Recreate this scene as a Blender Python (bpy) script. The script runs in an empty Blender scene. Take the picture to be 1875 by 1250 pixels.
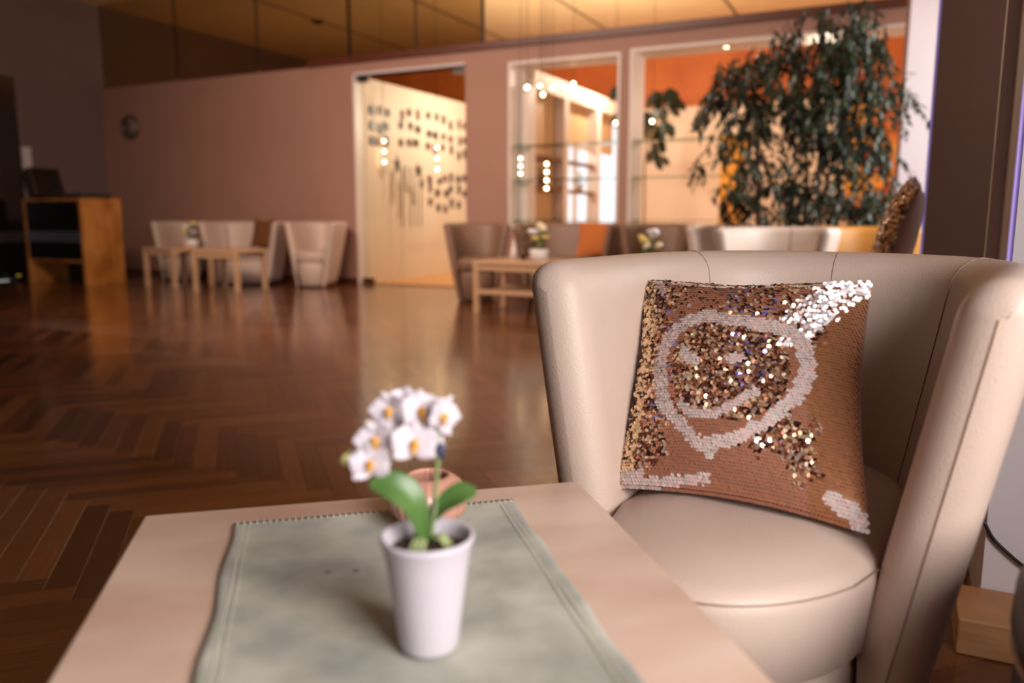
import bpy, bmesh, math, random
from mathutils import Vector, Matrix, Euler
random.seed(7)
PI = math.pi
SC = bpy.context.scene
COL = SC.collection

# ------------------------------------------------------------------ camera
FPX, HC, YAW = 1460.0, 0.84, math.radians(26)
PITCH = math.atan(229 / FPX)
_S, _C = math.sin(PITCH), math.cos(PITCH)
cam = bpy.data.cameras.new('camera')
cam.sensor_width = 36.0
cam.lens = FPX / 1875 * 36
cam.clip_start = 0.05
cam.dof.use_dof = True
cam.dof.focus_distance = 1.36
cam.dof.aperture_fstop = 2.3
camo = bpy.data.objects.new('camera', cam)
camo.location = (0, 0, HC)
camo.rotation_euler = (PI / 2 - PITCH, 0, YAW)
COL.objects.link(camo)
SC.camera = camo

# ------------------------------------------------------------------ world, exposure, daylight
w = bpy.data.worlds.new('sky'); SC.world = w; w.use_nodes = True
w.node_tree.nodes['Background'].inputs[0].default_value = (0.95, 0.97, 1.0, 1)
w.node_tree.nodes['Background'].inputs[1].default_value = 1.25
SC.view_settings.view_transform = 'Standard'
SC.view_settings.look = 'None'
SC.view_settings.exposure = 0.0
SC.view_settings.gamma = 1.0
SC.view_settings.use_curve_mapping = False

def area(name, loc, target, sx, sy, power, color, spread=PI):
    l = bpy.data.lights.new(name, 'AREA'); l.shape = 'RECTANGLE'
    l.size, l.size_y, l.energy, l.color, l.spread = sx, sy, power, color, spread
    o = bpy.data.objects.new(name, l); COL.objects.link(o)
    o.location = loc
    o.rotation_euler = (Vector(target) - Vector(loc)).to_track_quat('-Z', 'Y').to_euler()
    return o
DAY = (1.0, 0.93, 0.88)
WARM = (1.0, 0.66, 0.36)
# daylight entering by the tall windows of the right wall (near, middle, far)
area('daylight_near_window', (0.97, 0.02, 1.24), (-0.6, 0.85, 0.45), 0.9, 0.75, 44, DAY)
area('daylight_middle_window', (0.98, 2.45, 1.7), (-1.0, 2.45, 1.3), 0.9, 2.2, 6, DAY)
area('daylight_far_window', (0.98, 5.2, 1.7), (-1.0, 5.2, 1.3), 2.4, 1.8, 90, DAY)
# added point lamps, kept out of sight, brighten the room behind the partition
def lamp(name, loc, power, color, r=.07):
    l = bpy.data.lights.new(name, 'POINT'); l.energy, l.color, l.shadow_soft_size = power, color, r
    o = bpy.data.objects.new(name, l); COL.objects.link(o); o.location = loc; return o
lamp('warm_room_fill', (-4.95, 10.05, 2.2), 90, (1.0, 0.86, 0.70))
lamp('warm_room_fill', (-3.45, 10.6, 2.72), 90, (1.0, 0.84, 0.66))
lamp('warm_room_fill', (-1.0, 10.4, 2.2), 95, (1.0, 0.82, 0.62))
lamp('warm_room_fill', (-8.3, 10.4, 1.6), 34, (1.0, 0.72, 0.42))
area('warm_hall_fill', (-4.6, 3.2, 3.7), (-4.4, 8.2, 0.6), 3.5, 1.2, 175, (1.0, 0.76, 0.60), math.radians(120))  # added fill, out of view, brightens the mauve wall and far seats

# ------------------------------------------------------------------ pixel helpers (1875 x 1250 frame)
def ray(x, y):
    r, d = x - 937.5, y - 625
    dn, fw = FPX * _S + d * _C, FPX * _C - d * _S
    c, s = math.cos(YAW), math.sin(YAW)
    return Vector((r * c - fw * s, r * s + fw * c, -dn))
O = Vector((0, 0, HC))
def hitz(x, y, z=0.0):
    v = ray(x, y); return O + v * ((z - HC) / v.z)
def hity(x, y, Y):
    v = ray(x, y); return O + v * (Y / v.y)
def hitx(x, y, X):
    v = ray(x, y); return O + v * (X / v.x)
def atf(x, y, f):
    v = ray(x, y); fw = -v.x * math.sin(YAW) + v.y * math.cos(YAW)
    return O + v * (f / fw)
def cf(r, f, z=0.0):            # camera ground frame -> world
    c, s = math.cos(YAW), math.sin(YAW)
    return Vector((r * c - f * s, r * s + f * c, z))

# ------------------------------------------------------------------ materials
def lin(c):
    def g(v):
        v = v / 255.0
        return v / 12.92 if v <= 0.04045 else ((v + 0.055) / 1.055) ** 2.4
    return (g(c[0]), g(c[1]), g(c[2]), 1)
MATS = {}
def mat(name, rgb, rough=0.5, metal=0.0, rgb2=None, scale=5.0, stretch=(1, 1, 1), bump=0.0, bscale=80.0,
        coat=0.0, emit=0.0, spec=0.5, detail=3.0, sheen=0.0, coord='Object'):
    if name in MATS: return MATS[name]
    m = bpy.data.materials.new(name); m.use_nodes = True
    n, l = m.node_tree.nodes, m.node_tree.links
    p = n['Principled BSDF']
    p.inputs['Base Color'].default_value = lin(rgb)
    p.inputs['Roughness'].default_value = rough
    p.inputs['Metallic'].default_value = metal
    p.inputs['Specular IOR Level'].default_value = spec
    p.inputs['Coat Weight'].default_value = coat
    p.inputs['Coat Roughness'].default_value = 0.15
    p.inputs['Sheen Weight'].default_value = sheen
    tc = n.new('ShaderNodeTexCoord')
    if rgb2:
        mp = n.new('ShaderNodeMapping'); mp.inputs['Scale'].default_value = stretch
        nz = n.new('ShaderNodeTexNoise'); nz.inputs['Scale'].default_value = scale; nz.inputs['Detail'].default_value = detail
        cr = n.new('ShaderNodeValToRGB'); cr.color_ramp.elements[0].position = 0.35; cr.color_ramp.elements[1].position = 0.65
        cr.color_ramp.elements[0].color = lin(rgb); cr.color_ramp.elements[1].color = lin(rgb2)
        l.new(tc.outputs[coord], mp.inputs[0]); l.new(mp.outputs[0], nz.inputs['Vector'])
        l.new(nz.outputs['Fac'], cr.inputs[0]); l.new(cr.outputs[0], p.inputs['Base Color'])
    if bump:
        nb = n.new('ShaderNodeTexNoise'); nb.inputs['Scale'].default_value = bscale; nb.inputs['Detail'].default_value = 2
        bp = n.new('ShaderNodeBump'); bp.inputs['Strength'].default_value = bump; bp.inputs['Distance'].default_value = 0.002
        l.new(tc.outputs['Object'], nb.inputs['Vector']); l.new(nb.outputs['Fac'], bp.inputs['Height']); l.new(bp.outputs[0], p.inputs['Normal'])
    if emit:
        p.inputs['Emission Color'].default_value = lin(rgb); p.inputs['Emission Strength'].default_value = emit
    MATS[name] = m
    return m
def glassm(name, tint, refl=0.06, rough=0.0):
    if name in MATS: return MATS[name]
    m = bpy.data.materials.new(name); m.use_nodes = True
    n, l = m.node_tree.nodes, m.node_tree.links
    n.remove(n['Principled BSDF'])
    t = n.new('ShaderNodeBsdfTransparent'); t.inputs[0].default_value = tint
    g = n.new('ShaderNodeBsdfGlossy'); g.inputs['Roughness'].default_value = rough
    f = n.new('ShaderNodeFresnel'); f.inputs[0].default_value = 1.45
    mx = n.new('ShaderNodeMixShader')
    ge = n.new('ShaderNodeNewGeometry'); iv = n.new('ShaderNodeMath'); iv.operation = 'SUBTRACT'; iv.inputs[0].default_value = 1.0
    l.new(ge.outputs['Backfacing'], iv.inputs[1]); mu = n.new('ShaderNodeMath'); mu.operation = 'MULTIPLY'; l.new(f.outputs[0], mu.inputs[0]); l.new(iv.outputs[0], mu.inputs[1])
    l.new(mu.outputs[0], mx.inputs[0]); l.new(t.outputs[0], mx.inputs[1]); l.new(g.outputs[0], mx.inputs[2])
    l.new(mx.outputs[0], n['Material Output'].inputs[0])
    MATS[name] = m
    return m

def leather(name, rgb, rgb2):
    m = mat(name, rgb, 0.42, rgb2=rgb2, scale=3, bump=0.35, bscale=420, spec=0.45)
    return m
LEATHER = leather('cream_leather', (200, 176, 164), (206, 184, 172))
LEATHER_T = leather('taupe_leather', (128, 98, 80), (138, 106, 88))
LEATHER_Y = leather('ochre_leather', (176, 122, 50), (186, 130, 58))
THREAD = mat('seam_thread', (164, 136, 120), 0.7)
MAPLE = mat('maple', (206, 172, 154), 0.36, rgb2=(226, 200, 184), scale=3.2, stretch=(1, 2.6, 2.6), bump=0.03, bscale=60)
MAPLE_D = mat('maple_far', (190, 150, 116), 0.35, rgb2=(204, 166, 132), scale=2.2, stretch=(1, 9, 9))
OAK = mat('oak_panel', (204, 136, 66), 0.4, rgb2=(160, 96, 38), scale=2.4, stretch=(2, 2, 1.2), detail=4)
OAK_L = mat('pale_oak_block', (190, 140, 96), 0.5, rgb2=(168, 118, 76), scale=6, stretch=(1, 1, 8), bump=0.1)
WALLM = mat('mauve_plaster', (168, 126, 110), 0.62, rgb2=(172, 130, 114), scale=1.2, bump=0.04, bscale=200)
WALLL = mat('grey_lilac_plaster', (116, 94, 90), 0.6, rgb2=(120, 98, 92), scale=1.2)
CREAM = mat('cream_paint', (228, 212, 194), 0.55)
WHITE = mat('white_paint', (226, 214, 208), 0.45)
LILAC = mat('lilac_white_paint', (214, 202, 206), 0.5)
ORANGE = mat('orange_paint', (186, 100, 36), 0.6, rgb2=(170, 84, 28), scale=1.5)
BROWN = mat('brown_paint', (98, 64, 46), 0.6, rgb2=(104, 68, 50), scale=1.0)
RAILM = mat('brown_rail_wood', (92, 44, 30), 0.4)
CEIL = mat('ceiling_paint', (228, 196, 152), 0.7)
GROOVE = mat('groove_dark', (96, 72, 52), 0.8)
METAL = mat('brushed_steel', (120, 112, 108), 0.3, 1.0)
DARKM = mat('dark_metal', (38, 32, 34), 0.4, 0.6)
BLACK = mat('black_plastic', (20, 17, 17), 0.35)
GLASS = glassm('clear_glass', (0.93, 0.95, 0.92, 1))
GLASS_T = glassm('smoked_glass', (0.62, 0.56, 0.44, 1))
GLASS_S = glassm('green_shelf_glass', (0.62, 0.72, 0.66, 1))
BULB = mat('warm_bulb', (255, 214, 168), emit=26)
SPOT = mat('warm_spot', (255, 222, 180), emit=20)
LEDP = mat('violet_led', (166, 144, 220), emit=0.4)

# ------------------------------------------------------------------ object helpers
def link(name, me, m=None, parent=None):
    o = bpy.data.objects.new(name, me); COL.objects.link(o)
    if m is not None and me is not None and not me.materials: me.materials.append(m)
    if parent is not None: o.parent = parent
    return o
def tag(o, label, cat, group=None):
    o['label'] = label; o['category'] = cat
    if group: o['group'] = group
    return o
def empty(name, loc=(0, 0, 0), rz=0.0):
    o = bpy.data.objects.new(name, None); COL.objects.link(o)
    o.location = loc; o.rotation_euler = (0, 0, rz); o.empty_display_size = 0.1
    return o
class MB:
    def __init__(s): s.v, s.f = [], []
    def add(s, vs, fs):
        k = len(s.v); s.v += [tuple(p) for p in vs]; s.f += [tuple(i + k for i in q) for q in fs]; return s
    def box(s, x0, x1, y0, y1, z0, z1, M=None):
        vs = [Vector((x, y, z)) for z in (z0, z1) for y in (y0, y1) for x in (x0, x1)]
        if M is not None: vs = [M @ p for p in vs]
        return s.add(vs, [(0, 2, 3, 1), (4, 5, 7, 6), (0, 1, 5, 4), (2, 6, 7, 3), (0, 4, 6, 2), (1, 3, 7, 5)])
    def tube(s, pts, rad, n=8, caps=True):
        pts = [Vector(p) for p in pts]
        if not hasattr(rad, '__len__'): rad = [rad] * len(pts)
        vs, fs = [], []
        t0 = (pts[1] - pts[0]).normalized()
        a = t0.orthogonal().normalized()
        for i, p in enumerate(pts):
            t = (pts[min(i + 1, len(pts) - 1)] - pts[max(i - 1, 0)]).normalized()
            a = (a - t * a.dot(t)).normalized(); b = t.cross(a)
            for k in range(n):
                an = 2 * PI * k / n
                vs.append(p + (a * math.cos(an) + b * math.sin(an)) * rad[i])
        for i in range(len(pts) - 1):
            for k in range(n):
                fs.append((i * n + k, i * n + (k + 1) % n, (i + 1) * n + (k + 1) % n, (i + 1) * n + k))
        if caps:
            fs.append(tuple(range(n - 1, -1, -1))); fs.append(tuple((len(pts) - 1) * n + k for k in range(n)))
        return s.add(vs, fs)
    def lathe(s, prof, n=32, c=(0, 0, 0), cap0=True, cap1=False, rib=0.0, ribn=0):
        vs, fs = [], []
        for r, z in prof:
            for k in range(n):
                an = 2 * PI * k / n
                rr = r * (1 + rib * math.cos(ribn * an)) if ribn else r
                vs.append((c[0] + rr * math.cos(an), c[1] + rr * math.sin(an), c[2] + z))
        for i in range(len(prof) - 1):
            for k in range(n):
                fs.append((i * n + k, i * n + (k + 1) % n, (i + 1) * n + (k + 1) % n, (i + 1) * n + k))
        if cap0: fs.append(tuple(range(n - 1, -1, -1)))
        if cap1: fs.append(tuple((len(prof) - 1) * n + k for k in range(n)))
        return s.add(vs, fs)
    def grid(s, fn, nu, nv):
        vs = [fn(i / nu, j / nv) for j in range(nv + 1) for i in range(nu + 1)]
        fs = [(j * (nu + 1) + i, j * (nu + 1) + i + 1, (j + 1) * (nu + 1) + i + 1, (j + 1) * (nu + 1) + i) for j in range(nv) for i in range(nu)]
        return s.add(vs, fs)
    def mesh(s, name, smooth=False):
        me = bpy.data.meshes.new(name); me.from_pydata(s.v, [], s.f); me.update()
        if smooth: me.polygons.foreach_set('use_smooth', [True] * len(me.polygons))
        return me
    def build(s, name, m, parent=None, smooth=False, bevel=0.0, solid=0.0, sub=0, kind=None):
        o = link(name, s.mesh(name, smooth), m, parent)
        if solid:
            q = o.modifiers.new('s', 'SOLIDIFY'); q.thickness = solid; q.offset = 0
        if bevel:
            b = o.modifiers.new('b', 'BEVEL'); b.width = bevel; b.segments = 2; b.limit_method = 'ANGLE'
        if sub:
            b = o.modifiers.new('u', 'SUBSURF'); b.levels = sub; b.render_levels = sub
        if kind: o['kind'] = kind
        return o
def box(name, m, x0, x1, y0, y1, z0, z1, parent=None, bevel=0.0, kind=None):
    return MB().box(x0, x1, y0, y1, z0, z1).build(name, m, parent, bevel=bevel, kind=kind)
def ST(name, m, *a, parent=None): return box(name, m, *a, parent=parent, kind=None if parent else 'structure')
def dup(root, loc, rz, label, group=None, name=None):
    r = root.copy(); COL.objects.link(r); r.location = loc; r.rotation_euler = (0, 0, rz)
    r['label'] = label
    if group: r['group'] = group
    for ch in list(root.children):
        c = ch.copy(); COL.objects.link(c); c.parent = r
        for g in ch.children:
            d = g.copy(); COL.objects.link(d); d.parent = c
    return r

# ================================================================== SETTING
YW, YB = 8.22, 13.3          # partition wall, far wall
XL, XR = -10.7, 0.9         # left wall, right (window) wall
ZC = 3.85
YN = -3.2
# ---- floor with herringbone planks
PL, PW = 0.56, 0.07
floor = ST('floor', mat('floor_base', (52, 26, 14), 0.5), XL, XR, YN, YW, -0.05, -0.006)
def floormat():
    m = bpy.data.materials.new('parquet_oak'); m.use_nodes = True
    n, l = m.node_tree.nodes, m.node_tree.links
    p = n['Principled BSDF']
    uv = n.new('ShaderNodeUVMap'); uv.uv_map = 'UVMap'
    at = n.new('ShaderNodeAttribute'); at.attribute_name = 'tint'
    mp = n.new('ShaderNodeMapping'); mp.inputs['Scale'].default_value = (3.0, 45, 1)
    nz = n.new('ShaderNodeTexNoise'); nz.inputs['Scale'].default_value = 1.6; nz.inputs['Detail'].default_value = 5; nz.inputs['Distortion'].default_value = 0.6
    l.new(uv.outputs[0], mp.inputs[0]); l.new(mp.outputs[0], nz.inputs['Vector'])
    cr = n.new('ShaderNodeValToRGB')
    e = cr.color_ramp.elements
    e[0].position = 0.0; e[0].color = lin((70, 38, 18)); e[1].position = 1.0; e[1].color = lin((144, 90, 50))
    k = cr.color_ramp.elements.new(0.5); k.color = lin((104, 59, 30))
    ad = n.new('ShaderNodeMath'); ad.operation = 'MULTIPLY_ADD'; ad.inputs[1].default_value = 0.42; 
    l.new(nz.outputs['Fac'], ad.inputs[0]); l.new(at.outputs['Fac'], ad.inputs[2])
    l.new(ad.outputs[0], cr.inputs[0]); l.new(cr.outputs[0], p.inputs['Base Color'])
    p.inputs['Roughness'].default_value = 0.2
    p.inputs['Specular IOR Level'].default_value = 0.6
    p.inputs['Coat Weight'].default_value = 0.5; p.inputs['Coat Roughness'].default_value = 0.14
    b = n.new('ShaderNodeBump'); b.inputs['Strength'].default_value = 0.12; b.inputs['Distance'].default_value = 0.001
    l.new(nz.outputs['Fac'], b.inputs['Height']); l.new(b.outputs[0], p.inputs['Normal'])
    r2 = n.new('ShaderNodeMapRange'); r2.inputs['To Min'].default_value = 0.13; r2.inputs['To Max'].default_value = 0.24
    l.new(nz.outputs['Fac'], r2.inputs[0]); l.new(r2.outputs[0], p.inputs['Roughness'])
    return m
PARQ = floormat()
def plank_geo(rs):
    g = 0.0002; c = 0.0005; t = 0.006
    x0, x1, y0, y1 = g, PL - g, g, PW - g
    vs = [(x0, y0, -t), (x1, y0, -t), (x1, y1, -t), (x0, y1, -t), (x0, y0, -c), (x1, y0, -c), (x1, y1, -c), (x0, y1, -c),
          (x0 + c, y0 + c, 0), (x1 - c, y0 + c, 0), (x1 - c, y1 - c, 0), (x0 + c, y1 - c, 0)]
    fs = [(0, 1, 5, 4), (1, 2, 6, 5), (2, 3, 7, 6), (3, 0, 4, 7), (4, 5, 9, 8), (5, 6, 10, 9), (6, 7, 11, 10), (7, 4, 8, 11), (8, 9, 10, 11)]
    tint = 0.0 + rs.random() * 0.56 if rs.random() > 0.12 else -0.12 + rs.random() * 0.08
    off = (rs.random() * 20, rs.random() * 20)
    return vs, fs, tint, off
def attach(me, tints, uvs):
    a = me.attributes.new('tint', 'FLOAT', 'POINT'); a.data.foreach_set('value', tints)
    u = me.uv_layers.new(name='UVMap'); u.data.foreach_set('uv', uvs)
rs = random.Random(11)
variants = []
for k in range(24):
    vs, fs, tint, off = plank_geo(rs)
    me = bpy.data.meshes.new('plank'); me.from_pydata(vs, [], fs)
    uv = []
    for q in fs:
        for i in q: uv += [vs[i][0] + off[0], vs[i][1] + off[1]]
    attach(me, [tint] * len(vs), uv); me.materials.append(PARQ); variants.append(me)
ang = {0: PI / 4, 1: -PI / 4}
A = Vector((math.cos(PI / 4), math.sin(PI / 4))); B = Vector((math.cos(-PI / 4), math.sin(-PI / 4)))
base = hitz(124, 904)      # where one plank's end shows
places = []
for i in range(-200, 200):
    for j in range(-26, 26):
        o = Vector((base.x, base.y)) + A * (i * PW + j * PL) + B * (i * PW - j * PL)
        places.append((o, PI / 4, Vector((o.x, o.y)) + A * PL / 2 + B * PW / 2, 0))
        # perpendicular plank: A from L to L+W, B from W-L to W
        o2 = o + A * (PL) + B * PW
        places.append((o2, -PI / 4 - PI, o2 - B * PL / 2 + A * PW / 2, 1))
def inview(c):
    c3 = Vector((c.x, c.y, 0)) - O
    fw = -c3.x * math.sin(YAW) + c3.y * math.cos(YAW); r = c3.x * math.cos(YAW) + c3.y * math.sin(YAW)
    D = fw * _C + HC * _S
    if D < 0.3: return None
    X = 937.5 + FPX * r / D; Yp = 625 + FPX * (HC * _C - fw * _S) / D
    return (X, Yp, D)
big, rest = [], []
for p in places:
    c = p[2]
    if not (XL + 0.3 < c.x < XR - 0.02 and -2.6 < c.y < YW - 0.2): continue
    s = inview(c)
    vis = s and -60 < s[0] < 1935 and 380 < s[1] < 1290
    if vis:
        left = 265 - 0.619 * (s[1] - 943); 
        if s[1] > 925 and left + 60 < s[0] < 1690: vis = False       # under the table and chair
        if 1050 < s[0] < 1740 and s[1] > 500: vis = False
    if vis: big.append((s[2], p))
    else: rest.append(p)
big.sort(key=lambda q: q[0])
for _, p in big[290:]: rest.append(p)
def plank_matrix(p):
    o, kind = p[0], p[3]
    if kind == 0:   # local x -> A, local y -> B : mirrored, so rotate a proper frame instead
        # length along A, width along B ; frame origin at o + B*PW, x=A, y=-B
        q = o + B * PW
        return Matrix(((A.x, -B.x, 0, q.x), (A.y, -B.y, 0, q.y), (0, 0, 1, 0), (0, 0, 0, 1)))
    q = o           # x = -B (length), y = A ... -B x A
    return Matrix(((-B.x, -A.x, 0, q.x + A.x * PW), (-B.y, -A.y, 0, q.y + A.y * PW), (0, 0, 1, 0), (0, 0, 0, 1)))
for n_, (_, p) in enumerate(big[:290]):
    o = bpy.data.objects.new('plank', rs.choice(variants)); COL.objects.link(o); o.parent = floor
    o.matrix_world = plank_matrix(p)
V, F, T, U = [], [], [], []
for p in rest:
    vs, fs, tint, off = plank_geo(rs); M = plank_matrix(p); k = len(V)
    V += [tuple(M @ Vector(v)) for v in vs]; T += [tint] * len(vs)
    for q in fs:
        F.append(tuple(i + k for i in q))
        for i in q: U += [vs[i][0] + off[0], vs[i][1] + off[1]]
me = bpy.data.meshes.new('parquet'); me.from_pydata(V, [], F); attach(me, T, U)
po = link('parquet', me, PARQ, floor); po['kind'] = 'stuff'
ST('floor_back_room', mat('honey_floor', (214, 150, 84), 0.3, rgb2=(226, 166, 100), scale=2, stretch=(8, 1, 1)), XL, XR, YW + 0.002, YB, -0.05, 0.0)

# ---- ceiling, with its panel joints
ceil = ST('ceiling', CEIL, XL - 0.2, XR + 0.2, YN, YB + 0.2, ZC, ZC + 0.1)
for gx in (hity(925, 78, YW).x * 0 + hitz(925, 78, ZC).x, hitz(1113, 60, ZC).x):
    pass
def ceil_x(px, py): return hitz(px, py, ZC).x
for gx in (ceil_x(840, 35), ceil_x(1072, 30), ceil_x(1072, 30) + 2.1, ceil_x(840, 35) - 2.0):
    ST('panel_joint', GROOVE, gx - 0.02, gx + 0.02, YN + 0.1, YB - 0.05, ZC - 0.006, ZC + 0.004, parent=ceil)
# smoke detector of the ceiling behind the glass
sd = hitz(582, 38, ZC)
o = MB().lathe([(0.09, 0), (0.09, -0.02), (0.06, -0.045), (0.0, -0.05)], 20).build('smoke_detector', DARKM, None, True)
o.location = (sd.x, sd.y, ZC); tag(o, 'small dark round smoke detector on the ceiling behind the smoked glass', 'detector')

# ---- partition wall at YW, pieces between the openings
W = lambda x, y: hity(x, y, YW)
WT = 0.16
doorL, doorR = W(653, 300).x, W(853, 300).x
doorT = W(750, 129).z
w1L, w1R = W(931, 300).x, W(1133, 300).x
w1T, w1B = W(1030, 105).z, W(1030, 418).z
w2L, w2R = W(1150, 300).x, W(1655, 300).x
w2T = w1T + 0.02
wtop = W(870, 95).z
wtop_l = W(380, 143).z
wb = ST('wall_back', WALLM, XL, doorL, YW, YW + WT, 0, wtop_l)
ST('wall_panel', WALLM, doorL, doorR, YW, YW + WT, doorT, wtop_l, parent=wb)
ST('wall_panel', WALLM, doorR, w1L, YW, YW + WT, 0, wtop_l, parent=wb)
ST('wall_panel', WALLM, w1L, w1R, YW, YW + WT, 0, w1B, parent=wb)
ST('wall_panel', WALLM, w1L, w1R, YW, YW + WT, w1T, wtop_l, parent=wb)
ST('wall_panel', WALLM, w1R, w2L, YW, YW + WT, 0, wtop_l, parent=wb)
ST('wall_panel', WALLM, w2L, w2R, YW, YW + WT, 0, w1B, parent=wb)
ST('wall_panel', WALLM, w2L, w2R, YW, YW + WT, w2T, wtop_l, parent=wb)
ST('wall_panel', WALLM, w2R, XR, YW, YW + WT, 0, wtop_l, parent=wb)
railL = W(565, 118).x
ST('trim_1', RAILM, railL, XR, YW - 0.05, YW + WT, wtop_l, wtop_l + 0.075)
ST('baseboard_back', RAILM, XL, doorL - 0.02, YW - 0.015, YW, 0, 0.07)
# clerestory glass panes with thin joints
joints = [XL] + [W(px, 60).x for px in (315, 465, 635, 757, 881)]
for i in range(len(joints) - 1):
    ST('window_%d' % (i + 3), GLASS_T, joints[i] + 0.012, joints[i + 1] - 0.012, YW + 0.05, YW + 0.06, wtop_l, ZC)
    ST('glass_joint', DARKM, joints[i + 1] - (0.022 if i in (2, 4) else 0.008), joints[i + 1] + (0.012 if i in (2, 4) else 0.006), YW + 0.045, YW + 0.065, wtop_l + .07, ZC, parent=wb)
j2 = [joints[-1]] + [W(px, 60).x for px in (982, 1113, 1390)] + [XR]
for i in range(len(j2) - 1):
    ST('window_%d' % (i + 8), GLASS, j2[i] + 0.006, j2[i + 1] - 0.004, YW + 0.05, YW + 0.06, wtop_l + .075, ZC)
# ---- window reveals (white frames) with glass shelves
def reveal(nm, x0, x1, z0, z1, d=0.42):
    t = 0.03
    root = box(nm, WHITE, x0, x0 + t, YW - 0.01, YW + d, z0, z1); root['kind'] = 'structure'
    for nm2, a in (('window_frame', (x1 - t, x1, YW - 0.01, YW + d, z0, z1)), ('window_head', (x0 + t, x1 - t, YW - 0.01, YW + d, z1 - t, z1)), ('window_sill', (x0 + t, x1 - t, YW - 0.02, YW + d, z0, z0 + t))):
        box(nm2, WHITE, *a, parent=root)
    return root
reveal('window_1', w1L, w1R, w1B, w1T)
reveal('window_2', w2L, w2R, w1B, w2T)
for wn, (x0, x1) in enumerate(((w1L + .03, w1R - .03), (w2L + .03, w2R - .03))):
    for k, py in enumerate((262, 327, 403)):
        z = W(1030, py).z + (0.0, 0.0, 0.0)[k]
        o = box('glass_shelf', GLASS_S, x0, x1, YW + 0.05, YW + 0.36, z - 0.006, z + 0.006)
        tag(o, '%s glass shelf across the %s' % (('highest', 'middle', 'lowest')[k], ('narrow window opening beside the glass door', 'wide window opening behind the tall plant')[wn]), 'shelf', 'glass display shelves')
# ---- glass double door
dmid = W(757, 300).x
ST('door_1', GLASS, doorL + .01, dmid - .004, YW + 0.06, YW + 0.07, 0.012, doorT - 0.012)
ST('door_2', GLASS, dmid + .004, doorR - .01, YW + 0.06, YW + 0.07, 0.012, doorT - 0.012)
d1 = bpy.data.objects['door_1']; d2 = bpy.data.objects['door_2']
ST('patch_hinge', METAL, doorL + .0, doorL + .17, YW + .045, YW + .085, doorT - .075, doorT - .005, parent=d1)
ST('patch_hinge', METAL, doorR - .19, doorR - .0, YW + .045, YW + .085, doorT - .075, doorT - .005, parent=d2)
ST('patch_hinge', METAL, doorL + .0, doorL + .17, YW + .045, YW + .085, .005, .07, parent=d1)
ST('trim_2', WHITE, doorL - .02, doorL + .008, YW - .012, YW + WT, 0, doorT)
ST('trim_3', LILAC, doorL, doorR, YW - .012, YW + WT, doorT - .03 + .03, doorT + .03)
ST('trim_4', METAL, doorL, doorR, YW + .04, YW + .09, 0, 0.01)

# ---- far wall, cream below and orange above, bright window in its left part
ST('wall_far', ORANGE, XL, XR, YB, YB + 0.1, 2.6, ZC)
wx0, wx1 = -6.1, hity(1142, 300, YB).x
ST('wall_far_lower', CREAM, wx1, XR, YB, YB + 0.1, 0, 2.6)
ST('wall_far_sill', CREAM, wx0, wx1, YB, YB + 0.1, 0, 0.35)
ST('wall_far_left', CREAM, XL, wx0, YB, YB + 0.1, 0, 2.6)
wf = ST('window_12', WHITE, wx0, wx0 + .06, YB - .02, YB + .1, .35, 2.6)
for xx in (-5.3, wx1 - .06): ST('window_frame', WHITE, xx, xx + .06, YB - .02, YB + .1, .35, 2.6, parent=wf)
# ---- white photo wall behind the glass door
pwx = hitz(684, 521, 0).x
pwx = doorL + 0.02
PWZ = hitx(855, 190, pwx).z
ST('wall_photo', CREAM, pwx - .12, pwx, YW + WT + .001, YB - .02, 0, PWZ)
# ---- orange column strip at back left and side return
ST('wall_return', ORANGE, w1L - .9, w1L - .82, YW + 1.2, YW + 1.26, 0, 2.5)
# ---- left wall
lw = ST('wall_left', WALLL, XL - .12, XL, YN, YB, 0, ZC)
ST('baseboard_left', RAILM, XL, XL + .015, 6.7, YW, 0, .06)
# dark glass door with white frame on the left wall
dy = hitx(47, 400, XL).y
dtop = hitx(20, 140, XL).z
dd = ST('door_3', mat('dark_door_glass', (26, 22, 24), 0.12, spec=0.6), XL - .01, XL + .02, dy - 2.2, dy, 0.02, dtop)
ST('door_frame', LILAC, XL, XL + .06, dy, dy + .12, 0, dtop - .9, parent=dd)
for k, py in enumerate((426, 431, 436, 441)):  # pale bands added to imitate window reflections in the dark glass
    z = hitx(20, py, XL).z
    ST('door_reflection', mat('pale_reflection', (124, 124, 140), .3, .7), XL + .02, XL + .03, dy - 2.2, dy - .02, z - .012, z + .012, parent=dd)
# ---- near wall behind the camera and right wall with piers and sills
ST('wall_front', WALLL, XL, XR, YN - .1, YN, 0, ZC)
wr = ST('wall_right', LILAC, XR, XR + .15, YN, -.9, 0, ZC)
ST('pier', LILAC, XR, XR + .15, 0.6, 2.0, 0, ZC, parent=wr)
ST('pier', LILAC, XR, XR + .15, 2.9, 3.9, 0, ZC, parent=wr)
ST('pier', LILAC, XR, XR + .15, 6.5, YB, 0, ZC, parent=wr)
ST('lintel', LILAC, XR, XR + .15, -.9, 6.5, 2.4, ZC, parent=wr)
ST('window_sill', LILAC, XR, XR + .15, -.9, 6.5, 0, .8, parent=wr)
# near white pier at the right edge of the picture
pe = hitz(1790, 1134, 0)
ST('wall_right_pier', LILAC, pe.x, XR - .005, pe.y, pe.y + .28, 0, ZC)
pe2 = hitz(1763, 1106, 0)
ST('trim_5', WHITE, pe2.x, pe2.x + .09, pe.y + .285, pe.y + .325, 0, ZC)
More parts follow.
